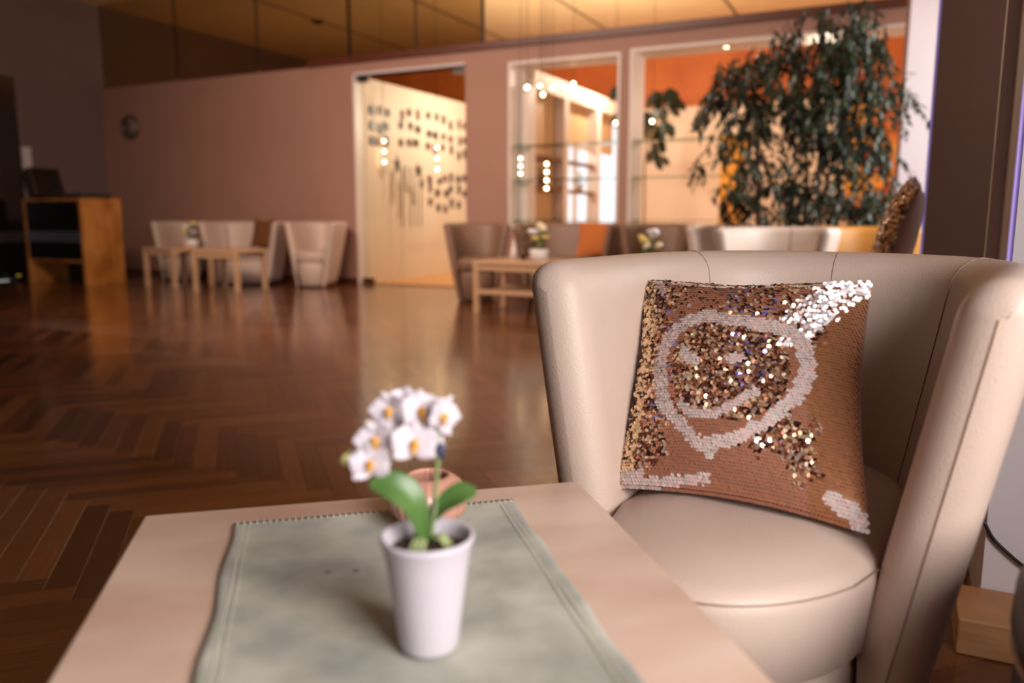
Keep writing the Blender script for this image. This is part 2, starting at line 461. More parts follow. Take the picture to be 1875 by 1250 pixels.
# brown column with violet light strips
bl, br_ = atf(1702, 300, 2.95), atf(1862, 300, 2.95)
BY = bl.y
ST('wall_right_column', BROWN, hity(1702, 300, BY).x, hity(1866, 300, BY).x, BY, BY + .5, 0, ZC)
pl0, pl1 = hity(1647, 300, 6.95), hity(1700, 300, 6.95)
ST('wall_right_pilaster', LILAC, pl0.x, pl1.x, 6.95, 7.15, 0, ZC)
ST('trim_6', BROWN, hity(1640, 300, 6.95).x, pl0.x, 6.94, 7.15, 0, ZC)
o = box('light_strip', LEDP, hity(1697, 300, BY).x, hity(1702, 300, BY).x - .001, BY + .02, BY + .04, .5, ZC)
tag(o, 'violet light strip along the edge of the brown column nearer the tall plant', 'light')
xs = hity(1861, 300, pe.y).x
o = box('light_strip', LEDP, pe.x - .008, pe.x - .002, pe.y + .01, pe.y + .03, .5, ZC)
tag(o, 'violet light strip beside the near white pier', 'light')

# ================================================================== TUB CHAIRS
def sgnpow(c, e): return math.copysign(abs(c) ** e, c)
class Tub:
    def __init__(s, at=.335, ab=.185, yft=-.20, yfb=-.215, ybt=.385, ybb=.20, c=.775, n=2.4, th=.075, dw=0.0, seatf=-.30, z0=.015):
        s.__dict__.update(locals())
    def outer(s, t, z):
        """t in [0,1] from the left arm's front round the back to the right arm's front"""
        k = max(0, min(1, z / s.c)); k = k ** .9
        a = s.ab + (s.at - s.ab) * k; yf = s.yfb + (s.yft - s.yfb) * k; yb = s.ybb + (s.ybt - s.ybb) * k
        L1 = .22
        if t < L1: x, y = -a, yf * (1 - t / L1) + 0 * t
        elif t > 1 - L1: x, y = a, yf * (1 - (1 - t) / L1)
        else:
            q = PI * (t - L1) / (1 - 2 * L1)
            x, y = -a * sgnpow(math.cos(q), 2 / s.n), yb * abs(math.sin(q)) ** (2 / s.n)
        sh = s.dw * max(-1, min(1, (t - .5) * 7))
        return Vector((x + sh, y, z))
    def nrm(s, t, z):
        e = .01; a, b = s.outer(max(0, t - e), z), s.outer(min(1, t + e), z)
        d = (b - a).normalized(); return Vector((-d.y, d.x, 0)) * 1.0    # outward (left side -> -x)
    def surf(s, t, u, ins=0.0):
        """u in [0,1]: cross-section from outer bottom, over the rim, to inner bottom (at the seat)"""
        c, r = s.c, s.th / 2
        zi = .30
        if u < .42: z, off = s.z0 + (c - r - s.z0) * (u / .42), r
        elif u < .58:
            an = PI * (u - .42) / .16; z, off = c - r + r * math.sin(an), r * math.cos(an)
        else: z, off = c - r - (c - r - zi) * ((u - .58) / .42), -r
        p = s.outer(t, z); n = s.nrm(t, z)
        return p - n * (r - off - ins * (1 if off > 0 else -1)) if False else p - n * (r - off) 
    def shell(s):
        m = MB(); NT, NU = 64, 34
        us = [i / 10 * .42 for i in range(10)] + [.42 + i / 12 * .16 for i in range(12)] + [.58 + i / 11 * .42 for i in range(12)]
        nu = len(us)
        secs = []
        nose = [(1.0, 0.0), (.9, .45), (.72, .72), (.45, .9), (0, 1.0)]
        r = s.th / 2
        def ring(t, k=0.0, w=1.0):
            out = []
            for u in us:
                p = s.surf(t, u); ctr = s.surf(t, u)
                z = p.z; mid = s.outer(t, z) - s.nrm(t, z) * r
                q = mid + (p - mid) * w
                q = Vector((q.x, q.y - k * r * .9, q.z if z < s.c - r else s.c - r + (z - s.c + r) * w))
                out.append(q)
            return out
        for k, wd in [(1.0, .04), (.93, .38), (.72, .7), (.42, .91)]: secs.append(ring(0, k, wd))
        for i in range(NT + 1): secs.append(ring(i / NT))
        for k, wd in [(.42, .91), (.72, .7), (.93, .38), (1.0, .04)]: secs.append(ring(1, k, wd))
        vs = [p for q in secs for p in q]
        fs = [(i * nu + j, i * nu + j + 1, (i + 1) * nu + j + 1, (i + 1) * nu + j) for i in range(len(secs) - 1) for j in range(nu - 1)]
        fs.append(tuple(range(nu))); fs.append(tuple((len(secs) - 1) * nu + j for j in range(nu - 1, -1, -1)))
        # under edge
        fs += [(i * nu + nu - 1, i * nu, (i + 1) * nu, (i + 1) * nu + nu - 1) for i in range(len(secs) - 1)]
        return m.add(vs, fs)
    def seat_ring(s, z, inset):
        pts = []
        N = 40
        for i in range(N + 1):
            t = i / N; p = s.outer(t, z); n = s.nrm(t, z)
            q = p - n * (s.th - .004 + inset)
            if t in (0, 1): pass
            pts.append(Vector((q.x, max(q.y, s.seatf * .2) if False else q.y, z)))
        # front bulge from the right front to the left front
        a, b = pts[-1], pts[0]
        for i in range(1, 20):
            f = i / 20
            x = a.x + (b.x - a.x) * f
            y = a.y + (s.seatf - a.y + inset) * math.sin(PI * f) ** .55
            pts.append(Vector((x, y, z)))
        return pts
    def seat(s, zt, zb, dy=0.0):
        R = [(zb, .012), (zb + .008, 0.0), (zt - .03, 0.0), (zt - .018, .004), (zt - .007, .012), (zt, .028), (zt + .010, .07), (zt + .015, .12)]
        rings = [s.seat_ring(z, i) for z, i in R]
        n = len(rings[0])
        # the height used for the outline is the seat's own (keeps the block upright)
        base = s.seat_ring(zt - .02, 0)
        vs, fs = [], []
        for (z, i), rg in zip(R, rings):
            cx = sum((p.x for p in base)) / n; cy = sum((p.y for p in base)) / n
            for p in base:
                d = Vector((p.x - cx, p.y - cy, 0)); L = d.length; k = max(0, (L - i)) / L
                taper = 1 - max(0, (zt - z)) * .35
                vs.append((cx + d.x * k * taper, cy + d.y * k * (1 - max(0, (zt - z)) * .22) + dy, z))
        for k in range(len(R) - 1):
            for j in range(n): fs.append((k * n + j, k * n + (j + 1) % n, (k + 1) * n + (j + 1) % n, (k + 1) * n + j))
        fs.append(tuple(range(n - 1, -1, -1))); fs.append(tuple((len(R) - 1) * n + j for j in range(n)))
        return MB().add(vs, fs)
def make_tub(m, label, cat='armchair', group=None, seams=(.5,), name='tub_armchair', detail=False, **kw):
    T = Tub(**kw)
    root = empty(name); tag(root, label, cat, group)
    o = T.shell().build('shell', m, root, True)
    bm = bmesh.new(); bm.from_mesh(o.data); bmesh.ops.recalc_face_normals(bm, faces=bm.faces); bm.to_mesh(o.data); bm.free()
    T.seat(.425, .30).build('seat_cushion', m, root, True)
    T.seat(.298, .02, .0).build('seat_base', m, root, True)
    for t in seams:
        pts = [T.surf(t, u) + T.nrm(t, .5) * (.0008 if u < .5 else -.0008) + Vector((0, 0, .0006)) for u in [.1 + i * .85 / 40 for i in range(41)]]
        MB().tube(pts, .0008 if detail else .003, 6).build('seam', THREAD, root, True)
    for sd_ in ((1,) if detail else (0, 1)):      # piping down the front of each arm
        pts = []
        for i in range(30):
            z = .02 + (T.c - .045 - .02) * i / 29; p = T.outer(sd_, z) - T.nrm(sd_, z) * T.th * .5
            k = 1.0 if z < T.c - T.th / 2 else math.sqrt(max(0, 1 - ((z - T.c + T.th / 2) / (T.th / 2)) ** 2))
            pts.append(Vector((p.x, p.y - T.th * .45 * k - .0005, z)))
        if False:
            for u in [i / 12 for i in range(13)]:
                t = u * .12 if sd_ == 0 else 1 - u * .12
                p = T.outer(t, T.c) - T.nrm(t, T.c) * T.th * .5
                pts.append(Vector((p.x, p.y, T.c + .0006)))
        MB().tube(pts, .0011 if detail else .003, 6).build('piping', THREAD, root, True)
    return root, T
CH = cf(.42, 1.205); CHR = YAW - .587
fg, TF = make_tub(LEATHER, 'large cream leather tub armchair beside the near table, holding the sequin cushion', seatf=-.43, th=.088, seams=(.335, .5, .665), detail=True)
# seam round the seat's top front
pts = [Vector((p.x, p.y + .004, .412)) for p in TF.seat_ring(.405, 0)[40:61]]
MB().tube(pts, .0009, 6).build('seat_piping', THREAD, fg, True)
fg.location = CH; fg.rotation_euler = (0, 0, CHR)
# dark leather pouf that just enters the picture beside the camera
pf_ = empty('leather_pouf', cf(.685, .60)); tag(pf_, 'dark brown leather pouf cropped by the frame, beside the oak block', 'pouf')
DLE = leather('dark_leather', (54, 38, 32), (60, 42, 36))
MB().lathe([(.20, 0), (.225, .02), (.23, .12), (.23, .40), (.228, .43)], 48).build('body', DLE, pf_, True)
MB().lathe([(.226, .432), (.236, .45), (.234, .49), (.215, .525), (.17, .545), (.08, .555), (.001, .557)], 48).build('lid', DLE, pf_, True)
MB().tube([(.231 * math.cos(k * PI / 24), .231 * math.sin(k * PI / 24), .431) for k in range(49)], .004, 6).build('piping', THREAD, pf_, True)

GR = 'tub armchairs by the mauve wall'
YR = YW - .43
def at_y(px, Y): return hity(px, 480, Y).x
proto, _ = make_tub(LEATHER, 'cream tub armchair by the mauve wall, nearest the glass door', group=GR)
proto.location = (at_y(584, YR - .05), YR - .05, 0); proto.rotation_euler = (0, 0, .22)
dup(proto, (at_y(338, YR), YR, 0), .30, 'cream tub armchair nearest the wooden desk, behind the small table', GR)
GM = 'tub seats along the partition wall'
sofa, _ = make_tub(LEATHER, 'wide cream two-seat tub sofa by the mauve wall, with a brown cushion', 'sofa', name='tub_sofa', dw=.22, seams=())
sofa.location = (at_y(455, YR - .1), YR - .1, 0); sofa.rotation_euler = (0, 0, .22)
c2, _ = make_tub(LEATHER_T, 'taupe tub armchair before the glass door, at the end of the long table', group=GM)
c2.location = (at_y(875, 7.15), 7.15, 0); c2.rotation_euler = (0, 0, .45)
s2, _ = make_tub(LEATHER_T, 'taupe two-seat tub sofa under the narrow window opening', 'sofa', GM, name='tub_sofa', dw=.2, seams=())
s2.location = (at_y(1044, 7.5), 7.5, 0); s2.rotation_euler = (0, 0, .0)
dup(c2, (at_y(1207, 7.3), 7.3, 0), 0.02, 'taupe tub armchair under the window post, behind the second bouquet', GM)
c3, _ = make_tub(leather('pale_leather', (208, 190, 180), (214, 196, 186)), 'pale leather tub armchair in front of the tall plant', group=GM)
p = atf(1424, 500, 4.75); c3.location = (p.x, p.y, 0); c3.rotation_euler = (0, 0, -.1)
p = atf(1337, 500, 6.35); dup(c3, (p.x, p.y, 0), .1, 'pale leather tub armchair between the taupe seats and the plant', GM)
c4, _ = make_tub(LEATHER_Y, 'ochre tub armchair beside the plant, near the white pilaster', group=GM)
p = atf(1572, 500, 5.0); c4.location = (p.x, p.y, 0); c4.rotation_euler = (0, 0, -.5)

# ================================================================== TABLES
TZ = .47
bl_, br2 = hitz(265, 943, TZ), hitz(1058, 880, TZ)
ex = (br2 - bl_); SIDE = ex.length; ex.normalize(); ey = Vector((ex.y, -ex.x, 0))   # toward the camera
def make_table(name, label, L, D, H, m, shelf=False, group=None, leg=.05, top=.035, cat='table'):
    r = empty(name); tag(r, label, cat, group)
    box('table_top', m, -L / 2, L / 2, -D / 2, D / 2, H - top, H, r, .003)
    for sx in (-1, 1):
        for sy in (-1, 1):
            x, y = sx * (L / 2 - leg / 2 - .004), sy * (D / 2 - leg / 2 - .004)
            box('leg', m, x - leg / 2, x + leg / 2, y - leg / 2, y + leg / 2, 0, H - top, r, .003)
    for sy in (-1, 1):
        y = sy * (D / 2 - leg / 2)
        box('apron', m, -L / 2 + leg, L / 2 - leg, y - .012, y + .012, H - top - .05, H - top, r)
    if shelf:
        for sy in (-1, 1):
            y = sy * (D / 2 - leg / 2)
            box('stretcher', m, -L / 2 + leg, L / 2 - leg, y - .015, y + .015, .17, .21, r)
        box('lower_shelf', m, -L / 2 + leg, L / 2 - leg, -D / 2 + leg, D / 2 - leg, .175, .195, r)
    return r
ft = make_table('coffee_table', 'square pale maple coffee table carrying the runner and the orchid', SIDE, .6, TZ, MAPLE)
ctr = bl_ + ex * SIDE / 2 + ey * .30
ft.location = (ctr.x, ctr.y, 0); ft.rotation_euler = (0, 0, math.atan2(ex.y, ex.x))
GT = 'small maple tables by the mauve wall'
TA = make_table('side_table', 'small maple table by the mauve wall, nearest the desk, with the bouquet', .62, .55, .47, MAPLE_D, group=GT)
TA.location = hitz(330, 524); TA.rotation_euler = (0, 0, -.15)
TB = dup(TA, hitz(424, 532), .12, 'small maple table in front of the cream sofa, nothing on it', GT)
q0 = hitz(868, 573)
TM = make_table('long_table', 'long maple table with lower shelf in front of the taupe sofa', 1.35, .6, .46, MAPLE_D, True)
TM.location = (q0.x + .66, q0.y + .30, 0)
q1 = atf(1189, 500, 5.45)
TN = make_table('side_table', 'maple table hidden behind the big armchair, carrying the second bouquet', .7, .6, .47, MAPLE_D)
TN.location = (q1.x, q1.y, 0)

# ================================================================== RUNNER
def cloth():
    m = mat('grey_green_linen', (146, 146, 136), 0.9, rgb2=(196, 194, 180), scale=11, detail=3, sheen=.2)
    n, l = m.node_tree.nodes, m.node_tree.links
    p = n['Principled BSDF']; tc = [k for k in n if k.type == 'TEX_COORD'][0]
    ch = [k for k in n if k.type == 'VALTORGB'][0]
    # weave
    hs = []
    for ax in (0, 1):
        wv = n.new('ShaderNodeTexWave'); wv.bands_direction = 'X' if ax == 0 else 'Y'; wv.inputs['Scale'].default_value = 200; wv.inputs['Distortion'].default_value = 1.2
        wv.inputs['Detail'].default_value = 1
        l.new(tc.outputs['Object'], wv.inputs['Vector']); hs.append(wv)
    mu = n.new('ShaderNodeMath'); mu.operation = 'ADD'
    l.new(hs[0].outputs['Fac'], mu.inputs[0]); l.new(hs[1].outputs['Fac'], mu.inputs[1])
    nz = n.new('ShaderNodeTexNoise'); nz.inputs['Scale'].default_value = 260
    mx = n.new('ShaderNodeMixRGB'); mx.blend_type = 'MULTIPLY'; mx.inputs[0].default_value = .5
    rp = n.new('ShaderNodeMapRange'); rp.inputs['From Max'].default_value = 2.0; rp.inputs['To Min'].default_value = .5; rp.inputs['To Max'].default_value = 1.25
    l.new(mu.outputs[0], rp.inputs[0]); l.new(ch.outputs[0], mx.inputs[1]); l.new(rp.outputs[0], mx.inputs[2])
    last = mx
    for (sx, sy, r) in STAINS:
        vm = n.new('ShaderNodeVectorMath'); vm.operation = 'DISTANCE'; vm.inputs[1].default_value = (sx, sy, 0)
        sp = n.new('ShaderNodeVectorMath'); sp.operation = 'MULTIPLY'; sp.inputs[1].default_value = (1, 1, 0)
        l.new(tc.outputs['Object'], sp.inputs[0]); l.new(sp.outputs[0], vm.inputs[0])
        mr = n.new('ShaderNodeMapRange'); mr.inputs['From Min'].default_value = r * .5; mr.inputs['From Max'].default_value = r * 1.2
        mr.inputs['To Min'].default_value = .75; mr.inputs['To Max'].default_value = 0
        l.new(vm.outputs['Value'], mr.inputs[0])
        m2 = n.new('ShaderNodeMixRGB'); m2.inputs[2].default_value = lin((40, 44, 40))
        l.new(mr.outputs[0], m2.inputs[0]); l.new(last.outputs[0], m2.inputs[1]); last = m2
    l.new(last.outputs[0], p.inputs['Base Color'])
    bp = n.new('ShaderNodeBump'); bp.inputs['Strength'].default_value = .5; bp.inputs['Distance'].default_value = .0006
    l.new(mu.outputs[0], bp.inputs['Height']); l.new(bp.outputs[0], p.inputs['Normal'])
    return m
rz_ = TZ + .0015
ra, rb = hitz(428, 962, rz_), hitz(937, 917, rz_)
rdir = (rb - ra); RWD = rdir.length; rdir.normalize(); rn = Vector((rdir.y, -rdir.x, 0))
def toR(p): d = p - ra; return (d.dot(rdir), -d.dot(rn))
STAINS = []
for (x, y, r) in ((600, 1051, .0042), (652, 1048, .0042), (671, 1045, .0012)):
    u, v = toR(hitz(x, y, rz_)); STAINS.append((u, v, r))
RM = cloth()
RL = .50
def rf(u, v):
    wob = .0022 * math.sin(v * 17) * (1 - u) + .0016 * math.sin(v * 23 + 1) * u
    hem = .0012 if (u < .045 or u > .955 or v < .03) else 0
    z = .0009 * (1 + math.sin(u * 9 + v * 5) * math.sin(v * 13)) + hem
    return Vector((u * RWD + wob, -v * RL + .0015 * math.sin(u * 20), z))
run = MB().grid(rf, 60, 80).build('table_runner', RM, None, True, solid=.0016)
run.matrix_world = Matrix(((rdir.x, rdir.y * -1, 0, ra.x), (rdir.y, rdir.x, 0, ra.y), (0, 0, 1, TZ + .0012), (0, 0, 0, 1)))
tag(run, 'grey-green linen table runner lying on the maple table under the orchid', 'table runner')
STM = mat('pale_thread', (214, 208, 190), .9)
s_ = MB()
for i in range(46):
    x = .004 + i * (RWD - .008) / 45
    s_.tube([(x, .002, .0005), (x + .0004, 0.001, .0036), (x + .0008, -.007, .0034), (x + .001, -.009, .0018)], .0011, 5)
for k in range(90):
    y = -.012 - k * .0055
    for x in (.012, .0185, RWD - .012, RWD - .0185):
        s_.tube([(x, y, .0028), (x, y - .0036, .0030)], .0006, 4)
s_.build('stitching', STM, run, kind='stuff')

# ================================================================== CUSHION WITH SEQUINS
def sequin_mat():
    m = bpy.data.materials.new('sequins'); m.use_nodes = True
    n, l = m.node_tree.nodes, m.node_tree.links
    p = n['Principled BSDF']
    a = n.new('ShaderNodeAttribute'); a.attribute_name = 'col'
    f = n.new('ShaderNodeAttribute'); f.attribute_name = 'flip'
    l.new(a.outputs['Color'], p.inputs['Base Color'])
    mr = n.new('ShaderNodeMapRange'); mr.inputs['To Min'].default_value = 0.66; mr.inputs['To Max'].default_value = 0.0
    l.new(f.outputs['Fac'], mr.inputs[0]); l.new(mr.outputs[0], p.inputs['Metallic'])
    m2 = n.new('ShaderNodeMapRange'); m2.inputs['To Min'].default_value = .25; m2.inputs['To Max'].default_value = .55
    l.new(f.outputs['Fac'], m2.inputs[0]); l.new(m2.outputs[0], p.inputs['Roughness'])
    return m
SEQ = sequin_mat()
CUSHM = mat('brown_cushion_cloth', (104, 66, 50), .8, sheen=.3)
def cushion(name, label, TL, TR, BR, BL, thick, marks, seed, group=None, nc=68, nr=80, rad=.0036, rough_zone=None):
    rd = random.Random(seed)
    cen = (TL + TR + BR + BL) / 4
    nrm = ((TR - TL).cross(BL - TL)).normalized()
    if (nrm.dot(O - cen) < 0 if marks is not None else nrm.x > 0): nrm = -nrm
    def edge(u, v):     # pinch sides inward between the corners
        pin = .035
        uu = u + (0.5 - u) * 2 * pin * math.sin(PI * v) * 1.0
        vv = v + (0.5 - v) * 2 * pin * math.sin(PI * u)
        return uu, vv
    def S(u, v, side):
        uu, vv = edge(u, v)
        p = TL * (1 - uu) * (1 - vv) + TR * uu * (1 - vv) + BR * uu * vv + BL * (1 - uu) * vv
        h = (max(0, 1 - (2 * u - 1) ** 2) ** .5) * (max(0, 1 - (2 * v - 1) ** 2) ** .5)
        h = h ** .85
        h += .04 * math.sin(u * 11 + v * 4) * math.sin(v * 9 + 1) * (h > .1)
        return p + nrm * (h * thick * (1 if side > 0 else -.8) )
    r = empty(name, (cen.x, cen.y, min(BR.z, BL.z))); tag(r, label, 'cushion', group)
    off = Vector(r.location)
    m = MB(); N = 28
    m.grid(lambda a, b: S(a, b, 1) - off, N, N); m.grid(lambda a, b: S(1 - a, b, -1) - off, N, N)
    o = m.build('cover', CUSHM, r, True)
    bm = bmesh.new(); bm.from_mesh(o.data); bmesh.ops.remove_doubles(bm, verts=bm.verts, dist=.0004); bmesh.ops.recalc_face_normals(bm, faces=bm.faces); bm.to_mesh(o.data); bm.free()
    V, F, CV, FV = [], [], [], []
    def dseg(p, a, b):
        ax, ay = a; bx, by = b; dx, dy = bx - ax, by - ay; t = max(0, min(1, ((p[0] - ax) * dx + (p[1] - ay) * dy) / (dx * dx + dy * dy + 1e-9)))
        return math.hypot(p[0] - ax - t * dx, p[1] - ay - t * dy)
    for j in range(nr):
        for i in range(nc):
            u = (i + .5 + (.5 if j % 2 else 0)) / (nc + .5); v = (j + .5) / nr
            if u >= 1: continue
            e = .004
            p = S(u, v, 1); du = (S(min(1, u + e), v, 1) - S(max(0, u - e), v, 1)).normalized(); dv = (S(u, min(1, v + e), 1) - S(u, max(0, v - e), 1)).normalized()
            n = du.cross(dv).normalized()
            if n.dot(nrm) < 0: n = -n
            px = u * 100; py = v * 100
            jx, jy = px + rd.gauss(0, 2.2) + 3 * math.sin(py * .35), py + rd.gauss(0, 2.2) + 3 * math.sin(px * .3)
            fl, messy = False, .12
            if marks:
                jit = rd.gauss(0, .35)
                for (pl, wd) in marks['flip']:
                    d = min(dseg((px, py), pl[k], pl[k + 1]) for k in range(len(pl) - 1)) + jit
                    if d < wd: fl = True
                cx, cy = marks['ctr']
                rr = math.hypot((px - cx) / 1.1, (py - cy))
                if rr < 24: messy = .42
                elif jx < 17: messy = .34
                elif jx + jy * .1 < 30 and jy > 62 and jy < 90: messy = .30
                elif jy < 24 and jx < 78: messy = .08 if rd.random() < (.8 if px < 42 else .45) else .45
                elif jx > 58 and jy < 32 and jx - jy < 80: messy = .26
                elif jy > 66 and jy < 86 and jx > 50 and jx < 84 and jx + jy > 132 and jy - jx * .5 < 50: messy = .32
                else: messy = .07
                if px > 86: messy = .08
            else: messy = .16 if rd.random() < .85 else .6
            if fl: messy = .10
            tx, ty = rd.gauss(0, messy), rd.gauss(0, messy)
            n2 = (n + du * tx + dv * (ty - .22)).normalized()
            smooth = messy < .13 and not fl
            if smooth: n2 = (n + du * rd.gauss(0, .03) + dv * (rd.gauss(0, .03) - .2)).normalized()
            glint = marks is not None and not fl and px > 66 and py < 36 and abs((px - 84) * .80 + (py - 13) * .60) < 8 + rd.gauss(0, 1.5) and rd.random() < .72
            if glint:  # window glint put in: sequins turned between light and camera, coloured paler
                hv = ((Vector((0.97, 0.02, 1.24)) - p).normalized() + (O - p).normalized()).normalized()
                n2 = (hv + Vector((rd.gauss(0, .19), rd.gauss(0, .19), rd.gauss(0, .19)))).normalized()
            a = (du - n2 * du.dot(n2)).normalized(); b = n2.cross(a)
            c0 = p + n * (.0016 + rd.random() * .0008)
            k = len(V)
            for q in range(7):
                an = 2 * PI * q / 7
                V.append(c0 - off + (a * math.cos(an) + b * math.sin(an)) * rad)
            F.append(tuple(range(k, k + 7)))
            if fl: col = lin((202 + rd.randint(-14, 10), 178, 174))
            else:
                z = rd.random()  # mixed tones paint in what the tilted gold sequins reflect
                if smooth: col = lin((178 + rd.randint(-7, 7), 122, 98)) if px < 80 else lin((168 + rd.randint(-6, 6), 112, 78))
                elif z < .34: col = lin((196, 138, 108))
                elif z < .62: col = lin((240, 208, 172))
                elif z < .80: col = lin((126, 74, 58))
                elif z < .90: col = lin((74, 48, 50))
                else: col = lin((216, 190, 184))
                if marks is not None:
                    if px < 8: col = lin((236, 206, 168))  # cream colour stands for bright reflections on the curved left edge
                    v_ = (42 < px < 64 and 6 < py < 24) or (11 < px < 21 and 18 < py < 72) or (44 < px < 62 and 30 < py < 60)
                    if v_ and rd.random() < .12: col = lin((150, 134, 206))  # violet sheen painted onto scattered sequins
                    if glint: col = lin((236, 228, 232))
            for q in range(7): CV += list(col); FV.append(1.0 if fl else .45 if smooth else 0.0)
    me = bpy.data.meshes.new('sequins'); me.from_pydata(V, [], F)
    ca = me.attributes.new('col', 'FLOAT_COLOR', 'POINT'); ca.data.foreach_set('color', CV)
    fa = me.attributes.new('flip', 'FLOAT', 'POINT'); fa.data.foreach_set('value', FV)
    so = link('sequin_layer', me, SEQ, r); so['kind'] = 'stuff'
    return r
# corners in the picture and the drawing of flipped sequins, in percent of the cushion's face
PC = [(1183, 515), (1597, 518), (1590, 975), (1128, 890)]
def inv_bilinear(x, y):
    u = v = .5
    for _ in range(30):
        def P(u, v): return [PC[0][k] * (1 - u) * (1 - v) + PC[1][k] * u * (1 - v) + PC[2][k] * u * v + PC[3][k] * (1 - u) * v for k in (0, 1)]
        p = P(u, v); pu = P(u + .001, v); pv = P(u, v + .001)
        a, b, c, d = (pu[0] - p[0]) / .001, (pv[0] - p[0]) / .001, (pu[1] - p[1]) / .001, (pv[1] - p[1]) / .001
        D = a * d - b * c; ex_, ey_ = x - p[0], y - p[1]
        u += (ex_ * d - b * ey_) / D; v += (a * ey_ - c * ex_) / D
    return u * 100, v * 100
def CR(pts): return [inv_bilinear(1100 + x / 2.404, 480 + y / 2.404) for x, y in pts]
marks = {'flip': [
    (CR([(520, 300), (430, 325), (350, 385), (300, 450), (280, 530), (290, 620), (315, 705)]), 3.3),
    (CR([(315, 705), (400, 790), (450, 850), (520, 900), (545, 925)]), 2.6),
    (CR([(510, 300), (600, 318), (700, 338), (780, 360), (860, 375), (920, 415), (958, 480), (972, 560), (955, 640), (915, 705)]), 3.4),
    (CR([(915, 705), (850, 765), (770, 825), (680, 865), (600, 885), (530, 890)]), 2.6),
    (CR([(395, 710), (440, 745), (500, 768), (560, 772), (620, 748), (680, 712), (750, 675)]), 1.9),
    (CR([(405, 480), (425, 512), (465, 522)]), 2.5), (CR([(630, 522), (660, 525), (685, 515)]), 2.0), (CR([(662, 522), (662, 500)]), 1.2),
    (CR([(70, 985), (160, 985), (260, 1000), (380, 1010), (520, 1015)]), 2.2), (CR([(100, 960), (200, 965)]), 2.4),
    (CR([(1050, 1090), (1120, 1120), (1165, 1165)]), 3.4),
    (CR([(270, 100), (295, 160)]), 2.2)], 'ctr': inv_bilinear(1100 + 620 / 2.404, 480 + 560 / 2.404)}
sz = .432
BLc, BRc = hitz(1128, 893, sz), hitz(1592, 978, sz + .01)
TLc, TRc = atf(1183, 515, 1.36), atf(1597, 518, 1.20)
cushion('sequin_cushion', 'rose-gold sequin cushion with a smiling face rubbed into it, on the big armchair', TLc, TRc, BRc, BLc, .055, marks, 3)
# second sequin cushion, seen side-on against the brown column
cx_ = hity(1650, 460, BY - .22)
def C2(dx, dy, z): return Vector((cx_.x + dx, cx_.y + dy, z))
cushion('sequin_cushion', 'brown sequin cushion standing on edge against the brown column', C2(.03, .17, .985), C2(.04, -.16, .93), C2(-.05, -.17, .56), C2(-.06, .17, .56), .07, None, 5, nc=40, nr=44, rad=.0058)
bench = empty('window_bench', (cx_.x + .1, cx_.y, 0)); tag(bench, 'low bench under the brown sequin cushion beside the brown column', 'bench')
box('bench_top', LILAC, -.22, .2, -.2, .2, .51, .56, bench, .004)
for sx in (-.2, .15):
    for sy in (-.18, .14): box('leg', LILAC, sx, sx + .04, sy, sy + .04, 0, .51, bench)

# brown cushions on the far sofas
def plain_cushion(name, label, cat, w_, h_, t_, m, loc, rot, group=None):
    mb = MB(); N = 14
    def S(sd_):
        def fn(a, b):
            h = (max(0, 1 - (2 * a - 1) ** 2) * max(0, 1 - (2 * b - 1) ** 2)) ** .5
            pin = .05; uu = a + (.5 - a) * 2 * pin * math.sin(PI * b); vv = b + (.5 - b) * 2 * pin * math.sin(PI * a)
            return Vector(((uu - .5) * w_ * sd_, -sd_ * h * t_, (vv) * h_))
        return fn
    mb.grid(S(1), N, N); mb.grid(S(-1), N, N)
    o = mb.build(name, m, None, True); o.location = loc; o.rotation_euler = rot
    return tag(o, label, cat, group)
sp = sofa.location; R18 = Matrix.Rotation(.22, 3, 'Z')
off = R18 @ Vector((.20, -.02, .45))
plain_cushion('cushion', 'plain brown cushion leaning in the cream two-seat sofa', 'cushion', .36, .37, .05, mat('brown_velvet', (112, 66, 30), .8), Vector(sp) + off, (-.30, 0, .05))
off = Vector((.28, .02, .445))
plain_cushion('cushion', 'orange-brown cushion on the taupe sofa under the narrow window opening', 'cushion', .46, .36, .05, mat('rust_velvet', (196, 112, 50), .8), Vector(s2.location) + off, (-.30, 0, .05))

# ================================================================== ORCHID
pot_c = hitz(786, 1192, TZ)
OR = empty('potted_orchid', (pot_c.x, pot_c.y, TZ + .0065)); tag(OR, 'white phalaenopsis orchid in a white tapered pot, on the runner', 'potted plant')
PZ = TZ + .0065
POTM = mat('white_ceramic', (204, 197, 208), .42)
MB().lathe([(.0225, 0), (.0245, .001), (.0255, .004), (.030, .04), (.0345, .075), (.0372, .090), (.0385, .0935), (.0396, .0965), (.0392, .0995), (.0375, .1003), (.0355, .0985), (.0345, .092), (.0325, .084), (.0305, .078)], 56).build('pot', POTM, OR, True)
MB().lathe([(.0335, .086), (.024, .0885), (.010, .090), (0.0005, .0905)], 32, cap0=False).build('inner_pot', mat('bark_soil', (54, 38, 30), .9, rgb2=(84, 60, 44), scale=160, bump=1, bscale=200), OR, True)
def pf(x, y, df=0.0): return atf(x, y, .645 + df) - Vector((pot_c.x, pot_c.y, PZ))
ROOT = mat('orchid_root', (150, 160, 110), .6)
for k in range(9):
    a = k * 2.2; c = pf(783, 985)
    q0_ = Vector((math.cos(a) * .004, math.sin(a) * .004, .094)); q2 = Vector((math.cos(a) * .021, math.sin(a) * .021, .089))
    MB().tube([q0_, (q0_ + q2) / 2 + Vector((0, 0, .007)), q2], [.002, .0026, .0018], 7).build('root', ROOT, OR, True)
STEMG = mat('orchid_stem', (134, 150, 100), .5)
LEAFG = mat('orchid_leaf', (70, 104, 48), .38, rgb2=(88, 122, 62), scale=18)
